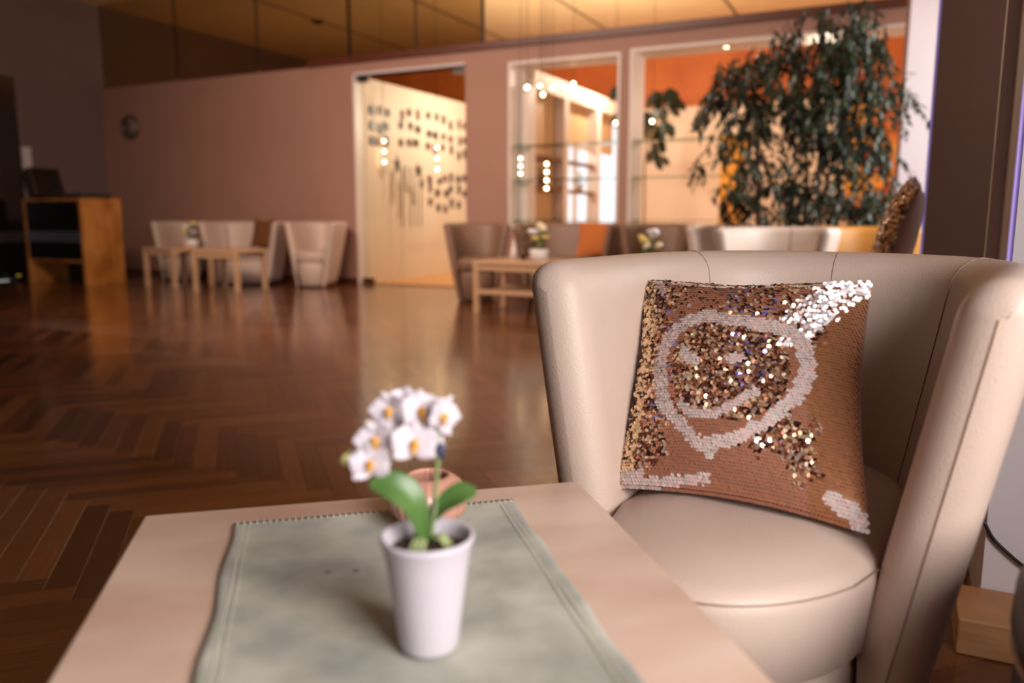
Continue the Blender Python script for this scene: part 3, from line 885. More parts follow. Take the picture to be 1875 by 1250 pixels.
def catmull(P, n=8):
    P = [Vector(p) for p in P]; out = []
    for i in range(len(P) - 1):
        a, b, c, d = P[max(i - 1, 0)], P[i], P[i + 1], P[min(i + 2, len(P) - 1)]
        for k in range(n):
            t = k / n
            out.append(.5 * ((2 * b) + (c - a) * t + (2 * a - 5 * b + 4 * c - d) * t * t + (3 * b - a - 3 * c + d) * t ** 3))
    out.append(P[-1]); return out
spine = catmull([pf(790, 985), pf(795, 930), pf(799, 880), pf(802, 830), pf(799, 780, .008), pf(775, 745, .014), pf(735, 738, .016), pf(700, 760, .012), pf(672, 800, .008), pf(650, 828, .004)])
MB().tube(spine, [.0023 - .0012 * i / len(spine) for i in range(len(spine))], 8).build('stem', STEMG, OR, True)
MB().tube([pf(786, 988), pf(789, 950), pf(795, 915, .0)], .0026, 8).build('support_stick', mat('dark_stick', (42, 34, 32), .6), OR, True)
clip = MB().tube([pf(806, 812), pf(808, 838)], .0034, 8); clip.tube([pf(798, 818), pf(815, 822)], .0024, 8)
clip.build('clip', mat('blue_grey_clip', (58, 60, 96), .4), OR, True)
def blade(P, widths, fold, m, name, parent, up=Vector((0, 0, 1))):
    P = catmull(P, 6); n = len(P); vs, fs = [], []
    K = 7
    for i, p in enumerate(P):
        t = (P[min(i + 1, n - 1)] - P[max(i - 1, 0)]).normalized()
        sd_ = t.cross(up).normalized(); nn = sd_.cross(t).normalized()
        f = i / (n - 1) * (len(widths) - 1); a = int(min(f, len(widths) - 2)); wd = widths[a] + (widths[a + 1] - widths[a]) * (f - a)
        for k in range(K):
            q = (k / (K - 1) - .5) * 2
            vs.append(p + sd_ * q * wd + nn * (abs(q) ** 1.5) * wd * fold)
    for i in range(n - 1):
        for k in range(K - 1): fs.append((i * K + k, i * K + k + 1, (i + 1) * K + k + 1, (i + 1) * K + k))
    return MB().add(vs, fs).build(name, m, parent, True, solid=.0016, sub=1)
camdir = (O - Vector((pot_c.x, pot_c.y, PZ + .1))).normalized()
up1 = (Vector((0, 0, 1)) * .75 + camdir * .75).normalized()
blade([pf(777, 992, -.004), pf(770, 955, -.008), pf(752, 918, -.012), pf(718, 893, -.014), pf(676, 887, -.014)], [.004, .007, .0115, .0160, .0145, .003], .35, LEAFG, 'leaf', OR, up1)
blade([pf(794, 950, .0), pf(812, 925, 0), pf(840, 908, .0), pf(873, 900, .0)], [.003, .0070, .0110, .0125, .003], .3, LEAFG, 'leaf', OR, up1)
PETAL = mat('white_petal', (214, 204, 214), .5, sheen=.2)
PETAL.node_tree.nodes['Principled BSDF'].inputs['Subsurface Weight'].default_value = .25
PETAL.node_tree.nodes['Principled BSDF'].inputs['Subsurface Radius'].default_value = (.004, .004, .004)
LIP = mat('yellow_lip', (222, 160, 50), .5)
def petal_mesh(L, Wd, cup, tipw=.5):
    def fn(a, b):
        s = a * 2 - 1
        wd = Wd * (math.sin(PI * min(.97, b ** .8 * .93 + .05)) ** .75)
        return Vector((s * wd, b * L, -cup * (s * s) * Wd + cup * 1.2 * L * b * b * .4 + .0006 * math.sin(b * 14) * s))
    return MB().grid(fn, 6, 8).mesh('petal', True)
SEP = petal_mesh(.0185, .0068, .25); WID = petal_mesh(.0185, .0118, .18)
for mm in (SEP, WID): mm.materials.append(PETAL)
lipm = MB().lathe([(.0008, -.001), (.0028, .0), (.0036, .003), (.002, .006), (.0004, .007)], 10)
lipm.grid(lambda a, b: Vector(((a - .5) * .005 * (1 - b * .5), -.002 - b * .006, .004 + .003 * math.sin(PI * b))), 4, 5)
LIPME = lipm.mesh('flower', True); LIPME.materials.append(LIP)
rd = random.Random(5)
def flower(x, y, df, yaw, pitch, roll, sc):
    c = pf(x, y, df)
    base = (camdir).to_track_quat('Z', 'Y').to_matrix().to_4x4()
    Rm = base @ Euler((pitch, yaw, roll)).to_matrix().to_4x4()
    o = bpy.data.objects.new('flower', LIPME); COL.objects.link(o); o.parent = OR
    o.matrix_local = Matrix.Translation(c) @ Rm @ Matrix.Scale(sc, 4)
    for me, an in ((SEP, 0), (SEP, 2.15), (SEP, -2.15), (WID, 1.22), (WID, -1.22)):
        q = bpy.data.objects.new('petal', me); COL.objects.link(q); q.parent = o
        q.matrix_local = Matrix.Translation((0, 0, .001 if me is WID else -.0005)) @ Matrix.Rotation(an, 4, 'Z') @ Matrix.Rotation(.12 + rd.random() * .12, 4, 'X')
    return o
for a in [(714, 752, .004, -.5, .2, .2, .95), (740, 742, .022, .15, .35, -.15, 1.0), (770, 752, .008, .25, .1, .1, 1.0), (808, 762, .004, .95, .0, -.35, 1.05),
          (688, 806, -.002, -.35, .15, .3, 1.0), (718, 800, .012, -.1, .25, .0, 1.05), (758, 812, -.006, .1, .15, .0, 1.12), (736, 778, .016, .3, .3, .4, .9),
          (679, 850, -.008, -.15, -.05, .1, 1.0), (786, 800, .010, .5, .3, .2, .85)]:
    flower(*a)
BUD = mat('green_bud', (196, 190, 120), .5)
b_ = MB().lathe([(.0006, -.006), (.0035, -.004), (.005, 0), (.004, .004), (.0006, .007)], 12, cap1=True).build('bud', BUD, OR, True)
b_.location = pf(633, 842, 0); b_.rotation_euler = (.5, .6, 0)
MB().tube(catmull([spine[-1], pf(640, 826), pf(634, 838)], 4), .0008, 6).build('bud_stalk', STEMG, OR, True)

# candle holder
cc = hitz(786, 962, TZ)
cd = empty('candle_holder', (cc.x, cc.y, TZ + .006)); tag(cd, 'round ribbed pink candle holder behind the orchid pot', 'candle holder')
PINK = mat('pink_ceramic', (206, 150, 132), .25, coat=.4)
MB().lathe([(.022, 0), (.034, .004), (.043, .014), (.047, .027), (.045, .040), (.038, .050), (.030, .0555), (.0245, .059), (.022, .057), (.025, .051), (.036, .036), (.036, .02), (.02, .010), (.001, .009)], 96, rib=.022, ribn=24).build('bowl', PINK, cd, True)
MB().lathe([(.018, .010), (.018, .026), (.001, .027)], 24).build('candle', mat('white_wax', (232, 224, 214), .5), cd, True)

# ================================================================== RIGHT BOTTOM: wood block, cable
wb0 = hitz(1745, 1196); wb1 = hitz(1838, 1215)
blk = empty('wooden_block', (pe.x, pe.y, 0)); tag(blk, 'pale oak block on the floor before the white pier', 'block')
a0 = hitz(1748, 1196); 
blkd = box('block_body', OAK_L, a0.x - pe.x, a0.x - pe.x + .35, a0.y - pe.y, -.004, 0, .075, blk, .005)
cab = catmull([hity(1802, 955, pe.y - .006), hity(1818, 985, pe.y - .01), hity(1845, 1012, pe.y - .012), hity(1875, 1037, pe.y - .012), hity(1930, 1075, pe.y - .01)], 6)
cab = [hity(1806, 935, pe.y + .0) + Vector((-.012, .03, 0))] + cab
o = MB().tube(cab, .0038, 8).build('cable', BLACK, None, True); tag(o, 'black cable hanging in front of the near white pier', 'cable')

# ================================================================== LEFT: clock, desk and its equipment
ck = hity(241, 233, YW)
clk = empty('wall_clock', (ck.x, YW, ck.z)); tag(clk, 'round silver wall clock on the mauve wall above the seats', 'clock')
Rx = Matrix.Rotation(PI / 2, 4, 'X')
def lathe_y(prof, n, m, name, par):
    o = MB().lathe(prof, n).build(name, m, par, True); o.matrix_local = Rx; return o
lathe_y([(.15, .0), (.165, .01), (.17, .03), (.155, .045), (.14, .03)], 40, METAL, 'rim', clk)
lathe_y([(.142, .0), (.142, .02), (.001, .021)], 40, mat('clock_face', (150, 128, 120), .4), 'dial', clk)
for an, L, w_ in ((.5, .09, .007), (2.6, .12, .005)):
    o = box('hand', BLACK, -w_, w_, -.028, -.024, -.015, L, clk); o.rotation_euler = (0, an, 0)
B_ = hitz(160, 523)
DX = 1.12; DY = .55; DH = 1.06
desk = empty('wooden_desk', (B_.x, B_.y, 0)); tag(desk, 'tall oak desk with a broad end panel in the corner by the left wall', 'desk')
box('end_panel', OAK, -.05, 0, 0, DY, 0.0, DH - .035, desk, .003)
box('end_panel', OAK, -DX, -DX + .05, 0, DY, 0, DH - .035, desk, .003)
box('desk_top', OAK, -DX, 0, 0, DY, DH - .035, DH, desk, .003)
box('lower_shelf', OAK, -DX + .05, -.05, .02, DY - .02, .28, .305, desk)
box('front_shade', mat('black_gloss', (20, 16, 18), .12), -DX + .05, -.05, .012, .03, .32, DH - .035, desk)  # added dark sheet over the open front, standing for the shade inside
box('back_panel', mat('black_gloss', (20, 16, 18), .12), -DX + .05, -.05, DY - .03, DY - .01, .0, DH - .035, desk)
for k, py in enumerate((426, 431, 436, 441)):  # the door's painted reflection bands carried on across the dark desk front
    z = hity(110, py, B_.y).z
    box('reflection_band', MATS['pale_reflection'], -DX + .05, -.05, .004, .012, z - .011, z + .011, desk)
# slanted case / monitor on the desk
mo = empty('monitor', (B_.x - .94, B_.y + .24, DH + .002)); tag(mo, 'dark monitor tilted back on the oak desk', 'monitor')
M1 = Matrix.Translation((0, 0, .03)) @ Matrix.Rotation(-.35, 4, 'Y')
MB().box(-.10, .08, -.2, .2, .0, .36, M1).build('case', mat('brown_grey_plastic', (66, 52, 44), .5), mo, bevel=.008)
MB().box(.081, .086, -.18, .18, .02, .34, M1).build('screen', mat('screen_black', (14, 11, 12), .2), mo)
box('foot', BLACK, -.08, .16, -.12, .12, 0, .03, mo)
mx_ = empty('mixer', (B_.x - .30, B_.y + .26, DH)); tag(mx_, 'black mixing console with knobs on the end of the oak desk', 'mixer')
box('console', BLACK, -.24, .26, -.2, .2, 0, .05, mx_, .006)
for i in range(6):
    for j in range(3):
        o = MB().lathe([(.014, 0), (.014, .02), (.009, .024), (.0005, .024)], 10).build('knob', METAL, mx_, True); o.location = (-.18 + i * .072, -.13 + j * .1, .05)
hp = empty('headphones', (B_.x - .42, B_.y + .10, DH + .0)); tag(hp, 'dark headphones lying beside the mixing console', 'headphones')
MB().tube([(.09 * math.cos(a), .0, .045 + .09 * math.sin(a)) for a in [PI * k / 12 for k in range(13)]], .008, 8).build('headband', DARKM, hp, True)
for s in (-1, 1):
    o = MB().tube([(s * .075, 0, .042), (s * .105, 0, .042)], [.04, .035], 14).build('ear_cup', BLACK, hp, True)
hp.location.x = B_.x - .655
# small black case on the floor by the left door
bx = hitz(34, 513); bx.x = max(bx.x, XL + .16)
fc = empty('floor_socket', (bx.x, bx.y, 0)); tag(fc, 'small black box with a yellow lamp on the floor by the dark door', 'socket')
box('case', BLACK, -.11, .11, -.08, .08, 0, .06, fc, .01)
o = MB().lathe([(.022, 0), (.02, .012), (.001, .016)], 12).build('lamp', mat('yellow_lamp', (230, 190, 60), emit=.5), fc, True); o.location = (0, 0, .06)

# ================================================================== BOUQUETS, CONE, GLASS
def bouquet(loc, sc, label, cols, seed, grp='small bouquets on the tables'):
    rd = random.Random(seed)
    r = empty('flower_bouquet', loc); tag(r, label, 'bouquet', grp)
    MB().lathe([(.045 * sc, 0), (.06 * sc, .03 * sc), (.07 * sc, .08 * sc), (.066 * sc, .082 * sc), (.055 * sc, .05 * sc)], 24).build('vase', mat('white_vase', (226, 220, 218), .3), r, True)
    lv = MB()
    for k in range(46):
        a = rd.random() * 6.28; rr = rd.random() * .09 * sc; z = (.07 + rd.random() * .12) * sc
        c = Vector((rr * math.cos(a), rr * math.sin(a), z)); d = Vector((math.cos(a), math.sin(a), rd.uniform(-.2, .8))).normalized() * .05 * sc
        s = d.cross(Vector((0, 0, 1))).normalized() * .014 * sc
        lv.add([c, c + d * .5 + s, c + d, c + d * .5 - s], [(0, 1, 2, 3)])
    lv.build('foliage', mat('bouquet_green', (62, 78, 40), .5), r, kind='stuff')
    for k in range(8):
        a = k * 2.4; rr = .028 * sc + .055 * sc * (k % 3) / 2; z = (.11 + .10 * (1 - (k % 3) / 2.6) + rd.random() * .03) * sc
        fb = MB()
        for (r0, h) in ((.026, 0), (.02, .006), (.012, .011)):
            for q in range(6):
                an = q * PI / 3 + h * 90
                fb.tube([(0, 0, h * sc), (math.cos(an) * r0 * .6 * sc, math.sin(an) * r0 * .6 * sc, (h + .004) * sc), (math.cos(an) * r0 * sc, math.sin(an) * r0 * sc, (h + .012) * sc)], [.006 * sc, .010 * sc, .004 * sc], 6)
        o = fb.build('blossom', cols[k % len(cols)], r, True); o.location = (rr * math.cos(a), rr * math.sin(a), z)
        o.rotation_euler = (rd.uniform(-.6, .6), rd.uniform(-.6, .6), 0)
        MB().tube([(0, 0, .05 * sc), (rr * math.cos(a), rr * math.sin(a), z)], .003 * sc, 5).build('stalk', STEMG, r)
    return r
CRM = mat('cream_blossom', (236, 222, 186), .6); YLB = mat('yellow_blossom', (226, 200, 120), .6); WHB = mat('white_blossom', (238, 232, 234), .6)
g = hity(987, 484, q0.y + .16); bouquet((g.x, g.y, .46), 1.25, 'bouquet of cream roses in a white vase on the long table', [CRM, WHB, YLB], 2)
g = hitz(357, 462, .47); bouquet((TA.location.x + .19, TA.location.y + .05, .47), 1.2, 'small yellow and white bouquet on the table near the desk', [YLB, WHB], 4)
bouquet((TN.location.x + .0, TN.location.y, .47), 1.1, 'white and yellow bouquet showing just above the big armchair', [WHB, YLB, CRM], 6)
g = hity(941, 479, q0.y + .2)
o = MB().lathe([(.035, 0), (.026, .09), (.002, .2)], 14, c=(0, 0, 0)).build('napkin_cone', mat('white_paper', (236, 226, 220), .7), None, True); o.location = (g.x, g.y, .46)
tag(o, 'white folded napkin cone on the long table beside the roses', 'napkin')
g = hity(957, 478, q0.y + .25)
wg = empty('wine_glass', (g.x, g.y + .02, .46)); tag(wg, 'small dark glass on the long table between cone and roses', 'glass')
MB().lathe([(.03, 0), (.028, .004), (.004, .008)], 14).build('foot', DARKM, wg, True)
MB().lathe([(.012, .008), (.026, .02), (.03, .06), (.026, .062), (.02, .02)], 14).build('bowl', mat('dark_red_glass', (70, 26, 22), .15), wg, True)
g = TA.location
o = MB().lathe([(.03, 0), (.034, .05), (.03, .05), (.027, .006), (.001, .006)], 16).build('candle_cup', mat('peach_glass', (220, 180, 160), .3), None, True); o.location = (g.x + .27, g.y - .1, .47)
tag(o, 'tiny pale candle cup beside the yellow bouquet', 'candle holder')

# ================================================================== BACK ROOM
# bookcase running away from the narrow window opening (white posts, fascia, brown shelves)
bkx = w1L + .10
bk = empty('bookcase', (bkx, YW + .5, 0)); tag(bk, 'long cream bookcase running away behind the narrow window opening', 'bookcase')
def ybk(px): return hitx(px, 300, bkx + .02).y - YW - .5
FZ0 = hitx(1040, 165, bkx).z; FZ1 = hitx(1040, 148, bkx).z
fz = (hitx(1000, 130, bkx).z + hitx(1120, 190, bkx).z) / 2
box('fascia', CREAM, -.12, .02, -.05, 3.9, fz - .2, fz, bk)
posts = [ybk(964), ybk(1036), ybk(1095)]
box('end_board', WHITE, -.12, .03, -.05, posts[0], 0, fz - .2, bk)
for py in posts[1:]: box('post', WHITE, -.12, .03, py - .07, py + .07, 0, fz - .2, bk)
BR_B = mat('beige_board', (196, 160, 118), .5)
box('back_board', BR_B, -.14, -.12, posts[0], posts[1], 0, fz - .2, bk)
box('back_board', BR_B, -.14, -.12, posts[1], posts[1] + 2.2, 1.75, fz - .2, bk)
box('side_board', ORANGE, -.11, -.01, posts[0] + .01, posts[0] + .04, 0, fz - .2, bk)
SHM = mat('walnut_shelf', (116, 72, 42), .4)
for py in (288, 342, 408):
    z = hitx(1000, py, bkx).z
    box('shelf', SHM, -.115, .0, posts[0] + .05, posts[1] - .075, z - .02, z + .02, bk)
for py in (300, 352, 412):
    z = hitx(1062, py, bkx).z
    box('shelf', SHM, -.115, .0, posts[1] + .08, posts[2] - .08, z - .02, z + .02, bk)
# items on its shelves
zz = hitx(1000, 342, bkx).z + .02
for k, (px, col, sh) in enumerate(((975, WHB, 1.1), (1000, CRM, 1.0))):
    pp = hitx(px, 330, bkx - .05)
    bouquet((pp.x, pp.y, zz), .9, ('pale flower arrangement at the near end of the brown bookcase shelf', 'pale flower arrangement farther along the brown bookcase shelf')[k], [col], 8 + k, 'arrangements on the bookcase')
zz = hitx(1062, 352, bkx).z + .02
pp = hitx(1060, 340, bkx - .05); bouquet((pp.x, pp.y, zz), 1.0, 'white orchid arrangement on the bookcase shelf against the bright window', [WHB], 11, 'arrangements on the bookcase')
# tall wicker pendant shade / plant with broad leaves behind the window post
mp = hity(1182, 300, 10.4)
MO = empty('broadleaf_plant', (mp.x, mp.y, 0)); tag(MO, 'tall dark plant with broad round leaves behind the window post', 'plant')
MB().lathe([(.13, 0), (.17, .3), (.18, .32), (.15, .3), (.12, .28), (.001, .28)], 24).build('pot', mat('grey_pot', (120, 110, 104), .5), MO, True)
def pm_(x, y, dy=0): return hity(x, y, 10.4 + dy) - Vector((mp.x, mp.y, 0))
MB().tube(catmull([(0, 0, .28), pm_(1180, 400), pm_(1181, 300), pm_(1190, 250)], 6), .016, 8).build('stem', mat('plant_stem', (150, 128, 92), .6), MO, True)
def roundleaf(L):
    vs = [Vector((0, 0, 0))]
    for k in range(15):
        a = -2.5 + 5.0 * k / 14; rr = L * (.75 + .25 * math.cos(a)) * (1 - .10 * (k % 2))
        vs.append(Vector((rr * math.sin(a) * .8, rr * math.cos(a), -.18 * L * abs(math.sin(a)))))
    me = bpy.data.meshes.new('leaf'); me.from_pydata(vs, [], [(0, k, k + 1) for k in range(1, 15)]); return me
DGR = mat('dark_green_leaf', (30, 44, 26), .35)
rl = roundleaf(.2); rl.materials.append(DGR)
for (x, y, sc, a) in ((1196, 190, 1.0, 2.9), (1230, 185, 1.0, 3.6), (1243, 200, .9, 3.9), (1205, 215, 1.1, 3.2), (1220, 245, 1.1, 3.5), (1190, 250, 1.0, 2.6), (1183, 230, 1.0, 3.3), (1195, 292, .8, 3.1), (1214, 300, .8, 3.8), (1126, 180, .9, 2.8), (1128, 225, .9, 2.4), (1206, 275, .9, 3.3)):
    o = bpy.data.objects.new('leaf', rl); COL.objects.link(o); o.parent = MO
    p = pm_(x, y, rd.uniform(-.15, .15)); o.matrix_local = Matrix.Translation(p) @ Matrix.Rotation(PI / 2 + rd.uniform(-.5, .3), 4, 'X') @ Matrix.Rotation(a + PI, 4, 'Z') @ Matrix.Scale(sc * .95, 4)
    MB().tube(catmull([pm_(1188, 255), (Vector(pm_(1188, 255)) + p) / 2 + Vector((0, 0, .1)), p], 3), .006, 5).build('leaf_stalk', MATS['plant_stem'], MO)
# pendant globes: bulbs on cords
def pendant(x, y, Y, label, grp, n=1, gap=0, r=.015):
    p0 = hity(x, y, Y)
    e = empty('pendant_lamp', (p0.x, p0.y, ZC)); tag(e, label, 'lamp', grp)
    zs = [p0.z - gap * k for k in range(n)]
    MB().tube([(0, 0, 0), (0, 0, zs[-1] - ZC)], .003, 5).build('cord', DARKM, e)
    for z in zs:
        o = MB().lathe([(.001, -r), (r * .7, -r * .7), (r, 0), (r * .7, r * .7), (.001, r)], 12).build('bulb', BULB, e, True); o.location = (0, 0, z - ZC)
    return e
pendant(703, 258, hitx(703, 258, pwx).y - .12, 'string of three warm bulbs hanging behind the glass door, nearer the hinge', 'bulb strings behind the glass door', 3, .13)
pendant(800, 270, 9.3, 'string of three warm bulbs hanging behind the glass door, before the last photos', 'bulb strings behind the glass door', 3, .14)
pendant(1001, 300, 7.95, 'string of warm bulbs in front of the brown bookcase shelves', 'bulb strings behind the partition', 4, .085)
pendant(953, 290, 7.97, 'string of warm bulbs by the white reveal of the narrow opening', 'bulb strings behind the partition', 3, .08, .012)
lbl = ['clear globe pendant closest to the white reveal', 'clear globe pendant hanging lowest over the bookcase', 'clear globe pendant in the middle of the cluster', 'clear globe pendant before the orange wall', 'clear globe pendant beside the window post', 'clear globe pendant before the broad-leaved plant', 'tiny clear globe pendant over the bookcase end']
for k, (x, y) in enumerate(((965, 160), (994, 173), (1012, 160), (1050, 153), (1127, 225), (1194, 222), (989, 157))):
    YP = 7.95 if x < 1045 else 9.0
    e = pendant(x, y, YP, lbl[k], 'globe pendants behind the partition', 1, 0, .018 if k < 6 else .014)
    MB().lathe([(.001, -.06), (.042, -.042), (.06, 0), (.042, .042), (.012, .058)], 20).build('globe', GLASS, e, True).location = (0, 0, hity(x, y, YP).z - ZC)
# ceiling spots in the window heads
for k, (x, y) in enumerate(((993, 116), (1093, 106), (1215, 95), (1330, 86))):
    p = hity(x, y, YW + .03)
    o = MB().lathe([(.026, .012), (.026, 0), (.02, -.004), (.001, -.004)], 14).build('spotlight', SPOT, None, True)
    o.location = (p.x, YW - .006, p.z); o.rotation_euler = (PI / 2 * 0, 0, 0)
    tag(o, ('small round spotlight over the narrow opening, nearer the glass door', 'small round spotlight over the narrow opening, nearer the window post', 'small round spotlight over the wide opening, nearer the window post', 'small round spotlight over the wide opening, beside the tall plant')[k], 'spotlight', 'spotlights in the window heads')
    o.location.y = YW + .2; o.location = hity(x, y, YW + .2)
# photos on the white wall
FRM = mat('dark_frame', (58, 34, 30), .5); PH = [mat('photo_print_%s' % n_, c, .4) for n_, c in (('umber', (74, 46, 40)), ('rose', (150, 96, 88)), ('slate', (60, 56, 58)))]
rp_ = random.Random(9)
cl = [(694, 232, 9), (749, 236, 9), (797, 244, 9), (840, 256, 9), (802, 352, 9), (840, 350, 8)]
cln = ['the first upper cluster beside the hinge', 'the second upper cluster', 'the third upper cluster', 'the fourth upper cluster', 'the lower cluster under the third', 'the lower cluster at the door edge']
cnt = 0
for ci, (cx0, cy0, n_) in enumerate(cl):
    rows_ = ('top', 'middle', 'bottom'); cols_ = ('left', 'centre', 'right')
    for k in range(n_):
        i, j = k % 3, k // 3
        x = cx0 + (i - 1) * 14 + rp_.uniform(-2, 2); y = cy0 + (j - 1) * 25 + rp_.uniform(-5, 5) + (i - 1) * 4
        if x > 852: x = 850
        p = hitx(x, y, pwx)
        ww, hh = rp_.choice(((.11, .09), (.07, .12), (.08, .09)))
        sc_ = (p.y / 8.6)
        o = MB().box(0, .018, -ww * .5, ww * .5, -hh * .55, hh * .55).build('photo_frame', FRM, None)
        o.location = (pwx, p.y, p.z)
        MB().box(.018, .0195, -ww * .36, ww * .36, -hh * .4, hh * .4).build('print', rp_.choice(PH), o)
        tag(o, '%s %s small dark photo in %s' % (rows_[j], cols_[i], cln[ci]), 'picture', 'photos in %s' % cln[ci])
# metal stand sculpture with star
st = hitz(757, 480, 0)
sv = hitx(752, 350, pwx)
SCU = empty('wall_vase_stand', (pwx + .12, sv.y, 0)); tag(SCU, 'tall thin black wire stand holding white tubes before the photo wall', 'stand')
for px in (737, 752, 762, 771):
    a, b = hitx(px, 305, pwx + .12), hitx(px, 415, pwx + .12)
    MB().tube([(0, a.y - sv.y, a.z), (0, b.y - sv.y, b.z - .0)], .008, 6).build('rod', DARKM, SCU)
    MB().tube([(0, b.y - sv.y, b.z), (0, b.y - sv.y, 0)], .006, 6).build('rod_foot', CREAM, SCU)
for px, y0, y1 in ((742, 303, 352), (753, 318, 375)):
    a, b = hitx(px, y0, pwx + .12), hitx(px, y1, pwx + .12)
    MB().tube([(0.02, a.y - sv.y, a.z), (.02, b.y - sv.y, b.z)], .03, 12).build('tube', WHITE, SCU, True)
for px, py, sc in ((725, 302, 1.0), (763, 312, .8), (770, 336, .7)):
    a = hitx(px, py, pwx + .12)
    vs = [Vector((.03, 0, 0)), Vector((-.03, 0, 0))] + [Vector((0, math.sin(k * PI / 5) * (.10 if k % 2 == 0 else .035), math.cos(k * PI / 5) * (.15 if k % 2 == 0 else .045))) * sc for k in range(10)]
    o = MB().add(vs, [(0, 2 + k, 2 + (k + 1) % 10) for k in range(10)] + [(1, 2 + (k + 1) % 10, 2 + k) for k in range(10)]).build('leaf_star', DGR, SCU); o.location = (0.02, a.y - sv.y, a.z)
# ochre and white furniture glimpsed behind the plant
CBX = hity(1318, 330, 11.5)
cbt = empty('cabinet', (CBX.x, 11.5, 0)); tag(cbt, 'tall ochre cabinet glimpsed behind the plant leaves', 'cabinet')
OCH = mat('ochre_paint', (214, 150, 50), .5)
CBW = hity(1356, 330, 11.5).x - CBX.x
box('body', OCH, 0, CBW, 0, .4, 0, 1.95, cbt)
for k in range(2): box('door', OCH, .01 + k * CBW / 2, (k + 1) * CBW / 2 - .01, -.02, 0, .05, 1.9, cbt, .004)
pa0, pa1 = hity(1548, 300, YB - .03), hity(1640, 300, YB - .03)
pn = box('painting', mat('red_yellow_canvas', (190, 50, 24), .6, rgb2=(236, 180, 60), scale=2.2, detail=5), pa0.x, pa1.x, YB - .05, YB - .005, hity(1590, 400, YB).z, hity(1590, 185, YB).z)
tag(pn, 'large red and yellow painting glimpsed through the plant leaves', 'picture')

# ================================================================== FICUS
rf_ = random.Random(21)
FY = 6.3
fb0 = hity(1440, 420, FY)
FI = empty('potted_fig_tree', (fb0.x, FY, 0)); tag(FI, 'tall weeping fig tree with dense dark leaves before the wide opening', 'potted plant')
base_ = Vector((fb0.x, FY, 0))
MB().lathe([(.17, 0), (.22, .36), (.235, .40), (.21, .40), (.19, .36), (.001, .35)], 32).build('pot', mat('clay_pot', (120, 72, 52), .6), FI, True)
BARK = mat('fig_bark', (112, 82, 62), .8, rgb2=(86, 62, 48), scale=20)
def fpt(x, y, dy=0.0): return hity(x, y, FY + dy) - base_
trunks = [[(0.0, 0, .35), fpt(1392, 420), fpt(1388, 330), fpt(1385, 240), fpt(1380, 150)],
          [(.02, .02, .35), fpt(1470, 420, .1), fpt(1478, 320, .1), fpt(1470, 220, .05), fpt(1455, 110)],
          [(.04, -.02, .35), fpt(1500, 410, -.1), fpt(1515, 330), fpt(1545, 250), fpt(1575, 160), fpt(1560, 60)],
          [(-.02, .03, .35), fpt(1490, 400, .15), fpt(1500, 300, .1), fpt(1500, 180), fpt(1520, 60)]]
for k, t in enumerate(trunks):
    c = catmull(t, 8); MB().tube(c, [(.026, .02, .017, .017)[k] * (1 - .6 * i / len(c)) for i in range(len(c))], 8).build('trunk', BARK, FI, True)
leafme = []
for k in range(4):
    L, Wd = .082, .018
    vs, fs = [], []
    prof = (.05, .8, 1.0, .62, .04)
    for i, f in enumerate(prof):
        y = -L * i / 4; z = -.010 * (i / 4) ** 2 * (1 + k * .6)
        for s in (-1, 0, 1): vs.append((s * Wd * f, y, z + abs(s) * .006 * f))
    for i in range(4):
        for s in range(2): a = i * 3 + s; fs.append((a, a + 1, a + 4, a + 3))
    me = bpy.data.meshes.new('leaf'); me.from_pydata(vs, [], fs); leafme.append(me)
FIG = mat('fig_leaf', (22, 34, 24), .30, rgb2=(40, 54, 36), scale=3, spec=.6)
for me in leafme: me.materials.append(FIG)
lv_v = [list(map(Vector, [v.co for v in me.vertices])) for me in leafme]
lv_f = [[tuple(p.vertices) for p in me.polygons] for me in leafme]
# clumps: x, y, radius px, weight
clumps = [(1560, 30, 45, 10), (1500, 60, 60, 12), (1585, 90, 42, 12), (1440, 95, 55, 12), (1540, 120, 65, 20), (1480, 150, 70, 18), (1605, 160, 30, 9), (1390, 120, 40, 9), (1345, 130, 32, 8), (1380, 190, 45, 12),
          (1330, 175, 34, 7), (1305, 195, 22, 4), (1430, 205, 50, 10), (1520, 205, 70, 20), (1585, 230, 42, 13), (1365, 240, 38, 7), (1470, 245, 40, 7), (1545, 270, 55, 16), (1612, 280, 22, 5), (1320, 262, 22, 3),
          (1350, 300, 30, 5), (1415, 290, 35, 5), (1470, 320, 40, 6), (1540, 340, 40, 9), (1600, 345, 38, 9), (1375, 345, 34, 6), (1440, 360, 42, 9), (1510, 375, 38, 6), (1335, 350, 20, 3), (1385, 385, 28, 4), (1590, 385, 40, 8), (1450, 400, 30, 4),
          (1328, 378, 10, 1.6), (1287, 303, 8, 1.2), (1668, 165, 16, 1.0), (1677, 135, 12, .7), (1666, 198, 12, .9), (1440, 35, 8, .5), (1310, 270, 9, 1), (1560, 400, 34, 5)]
leaves, twigs = [], MB()
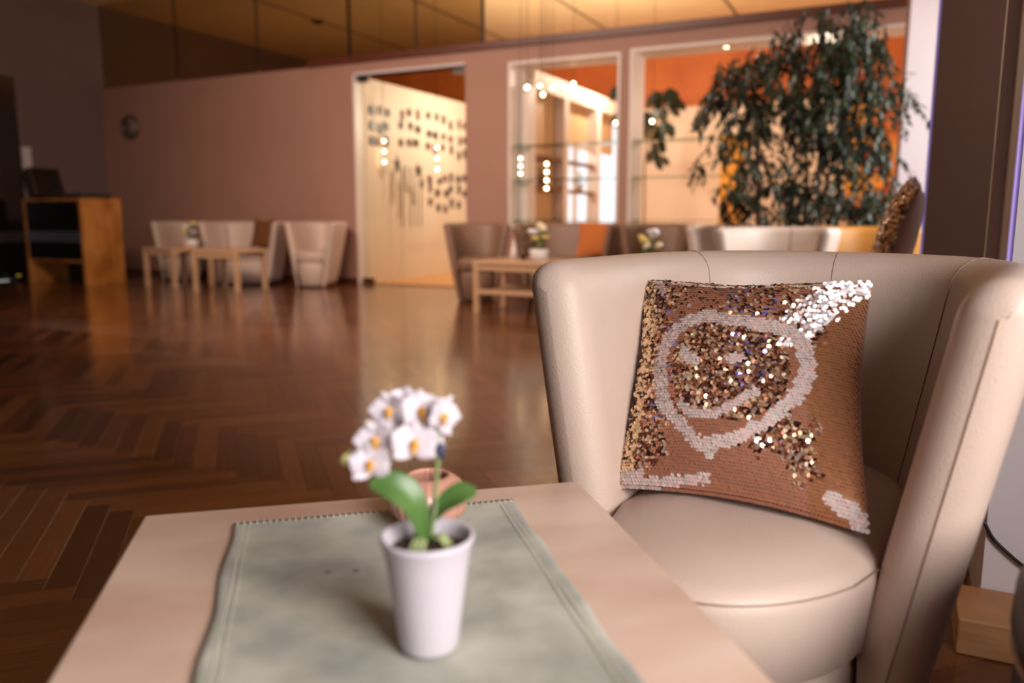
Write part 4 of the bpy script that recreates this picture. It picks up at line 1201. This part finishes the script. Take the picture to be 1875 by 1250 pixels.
for (cx0, cy0, R_, wt) in clumps:
    for k in range(max(1, int(wt * 2.7))):
        a = rf_.random() * 6.283; rr = R_ * math.sqrt(rf_.random()); dy = rf_.uniform(-.28, .28) if R_ > 20 else rf_.uniform(-.06, .06)
        p = fpt(cx0 + rr * math.cos(a), cy0 + rr * math.sin(a) * .85 - 6, dy)
        d = Vector((rf_.uniform(-1, 1), rf_.uniform(-1, 1), rf_.uniform(-1.1, .1))).normalized()
        n_ = rf_.randint(6, 9)
        q = Vector(p); prev = q.copy()
        ptsT = [q.copy()]
        for i in range(n_):
            d = (d + Vector((0, 0, -.18))).normalized(); q = q + d * .026; ptsT.append(q.copy())
            yaw = math.atan2(d.y, d.x) + (1 if i % 2 else -1) * rf_.uniform(.5, 1.2) + PI / 2
            M = Matrix.Translation(q) @ Matrix.Rotation(yaw, 4, 'Z') @ Matrix.Rotation(rf_.uniform(.3, 1.3), 4, 'X') @ Matrix.Rotation(rf_.uniform(-.5, .5), 4, 'Y') @ Matrix.Scale(rf_.uniform(.62, 1.0), 4)
            leaves.append((M, rf_.randint(0, 3)))
        twigs.tube(ptsT[::2], .0016, 4, False)
twigs.build('twig', BARK, FI, kind='stuff')
br = MB()
for (cx0, cy0, R_, wt) in clumps:
    c = fpt(cx0, cy0)
    best = min((p for t in trunks for p in catmull(t, 4)), key=lambda p: (Vector(p) - c).length + max(0, Vector(p).z - c.z) * 1.0)
    best = Vector(best); mid = (best + c) / 2 + Vector((0, 0, .05)); br.tube(catmull([best, mid, c], 4), [.007 - .0005 * i for i in range(9)], 5, False)
br.build('branch', BARK, FI, kind='stuff')
leaves.sort(key=lambda q: (q[0].translation + base_ - O).length)
for M, k in leaves[:290]:
    o = bpy.data.objects.new('leaf', leafme[k]); COL.objects.link(o); o.parent = FI; o.matrix_local = M
V, F = [], []
for M, k in leaves[290:]:
    b = len(V); V += [tuple(M @ v) for v in lv_v[k]]; F += [tuple(i + b for i in f) for f in lv_f[k]]
me = bpy.data.meshes.new('foliage'); me.from_pydata(V, [], F); fo = link('foliage', me, FIG, FI); fo['kind'] = 'stuff'
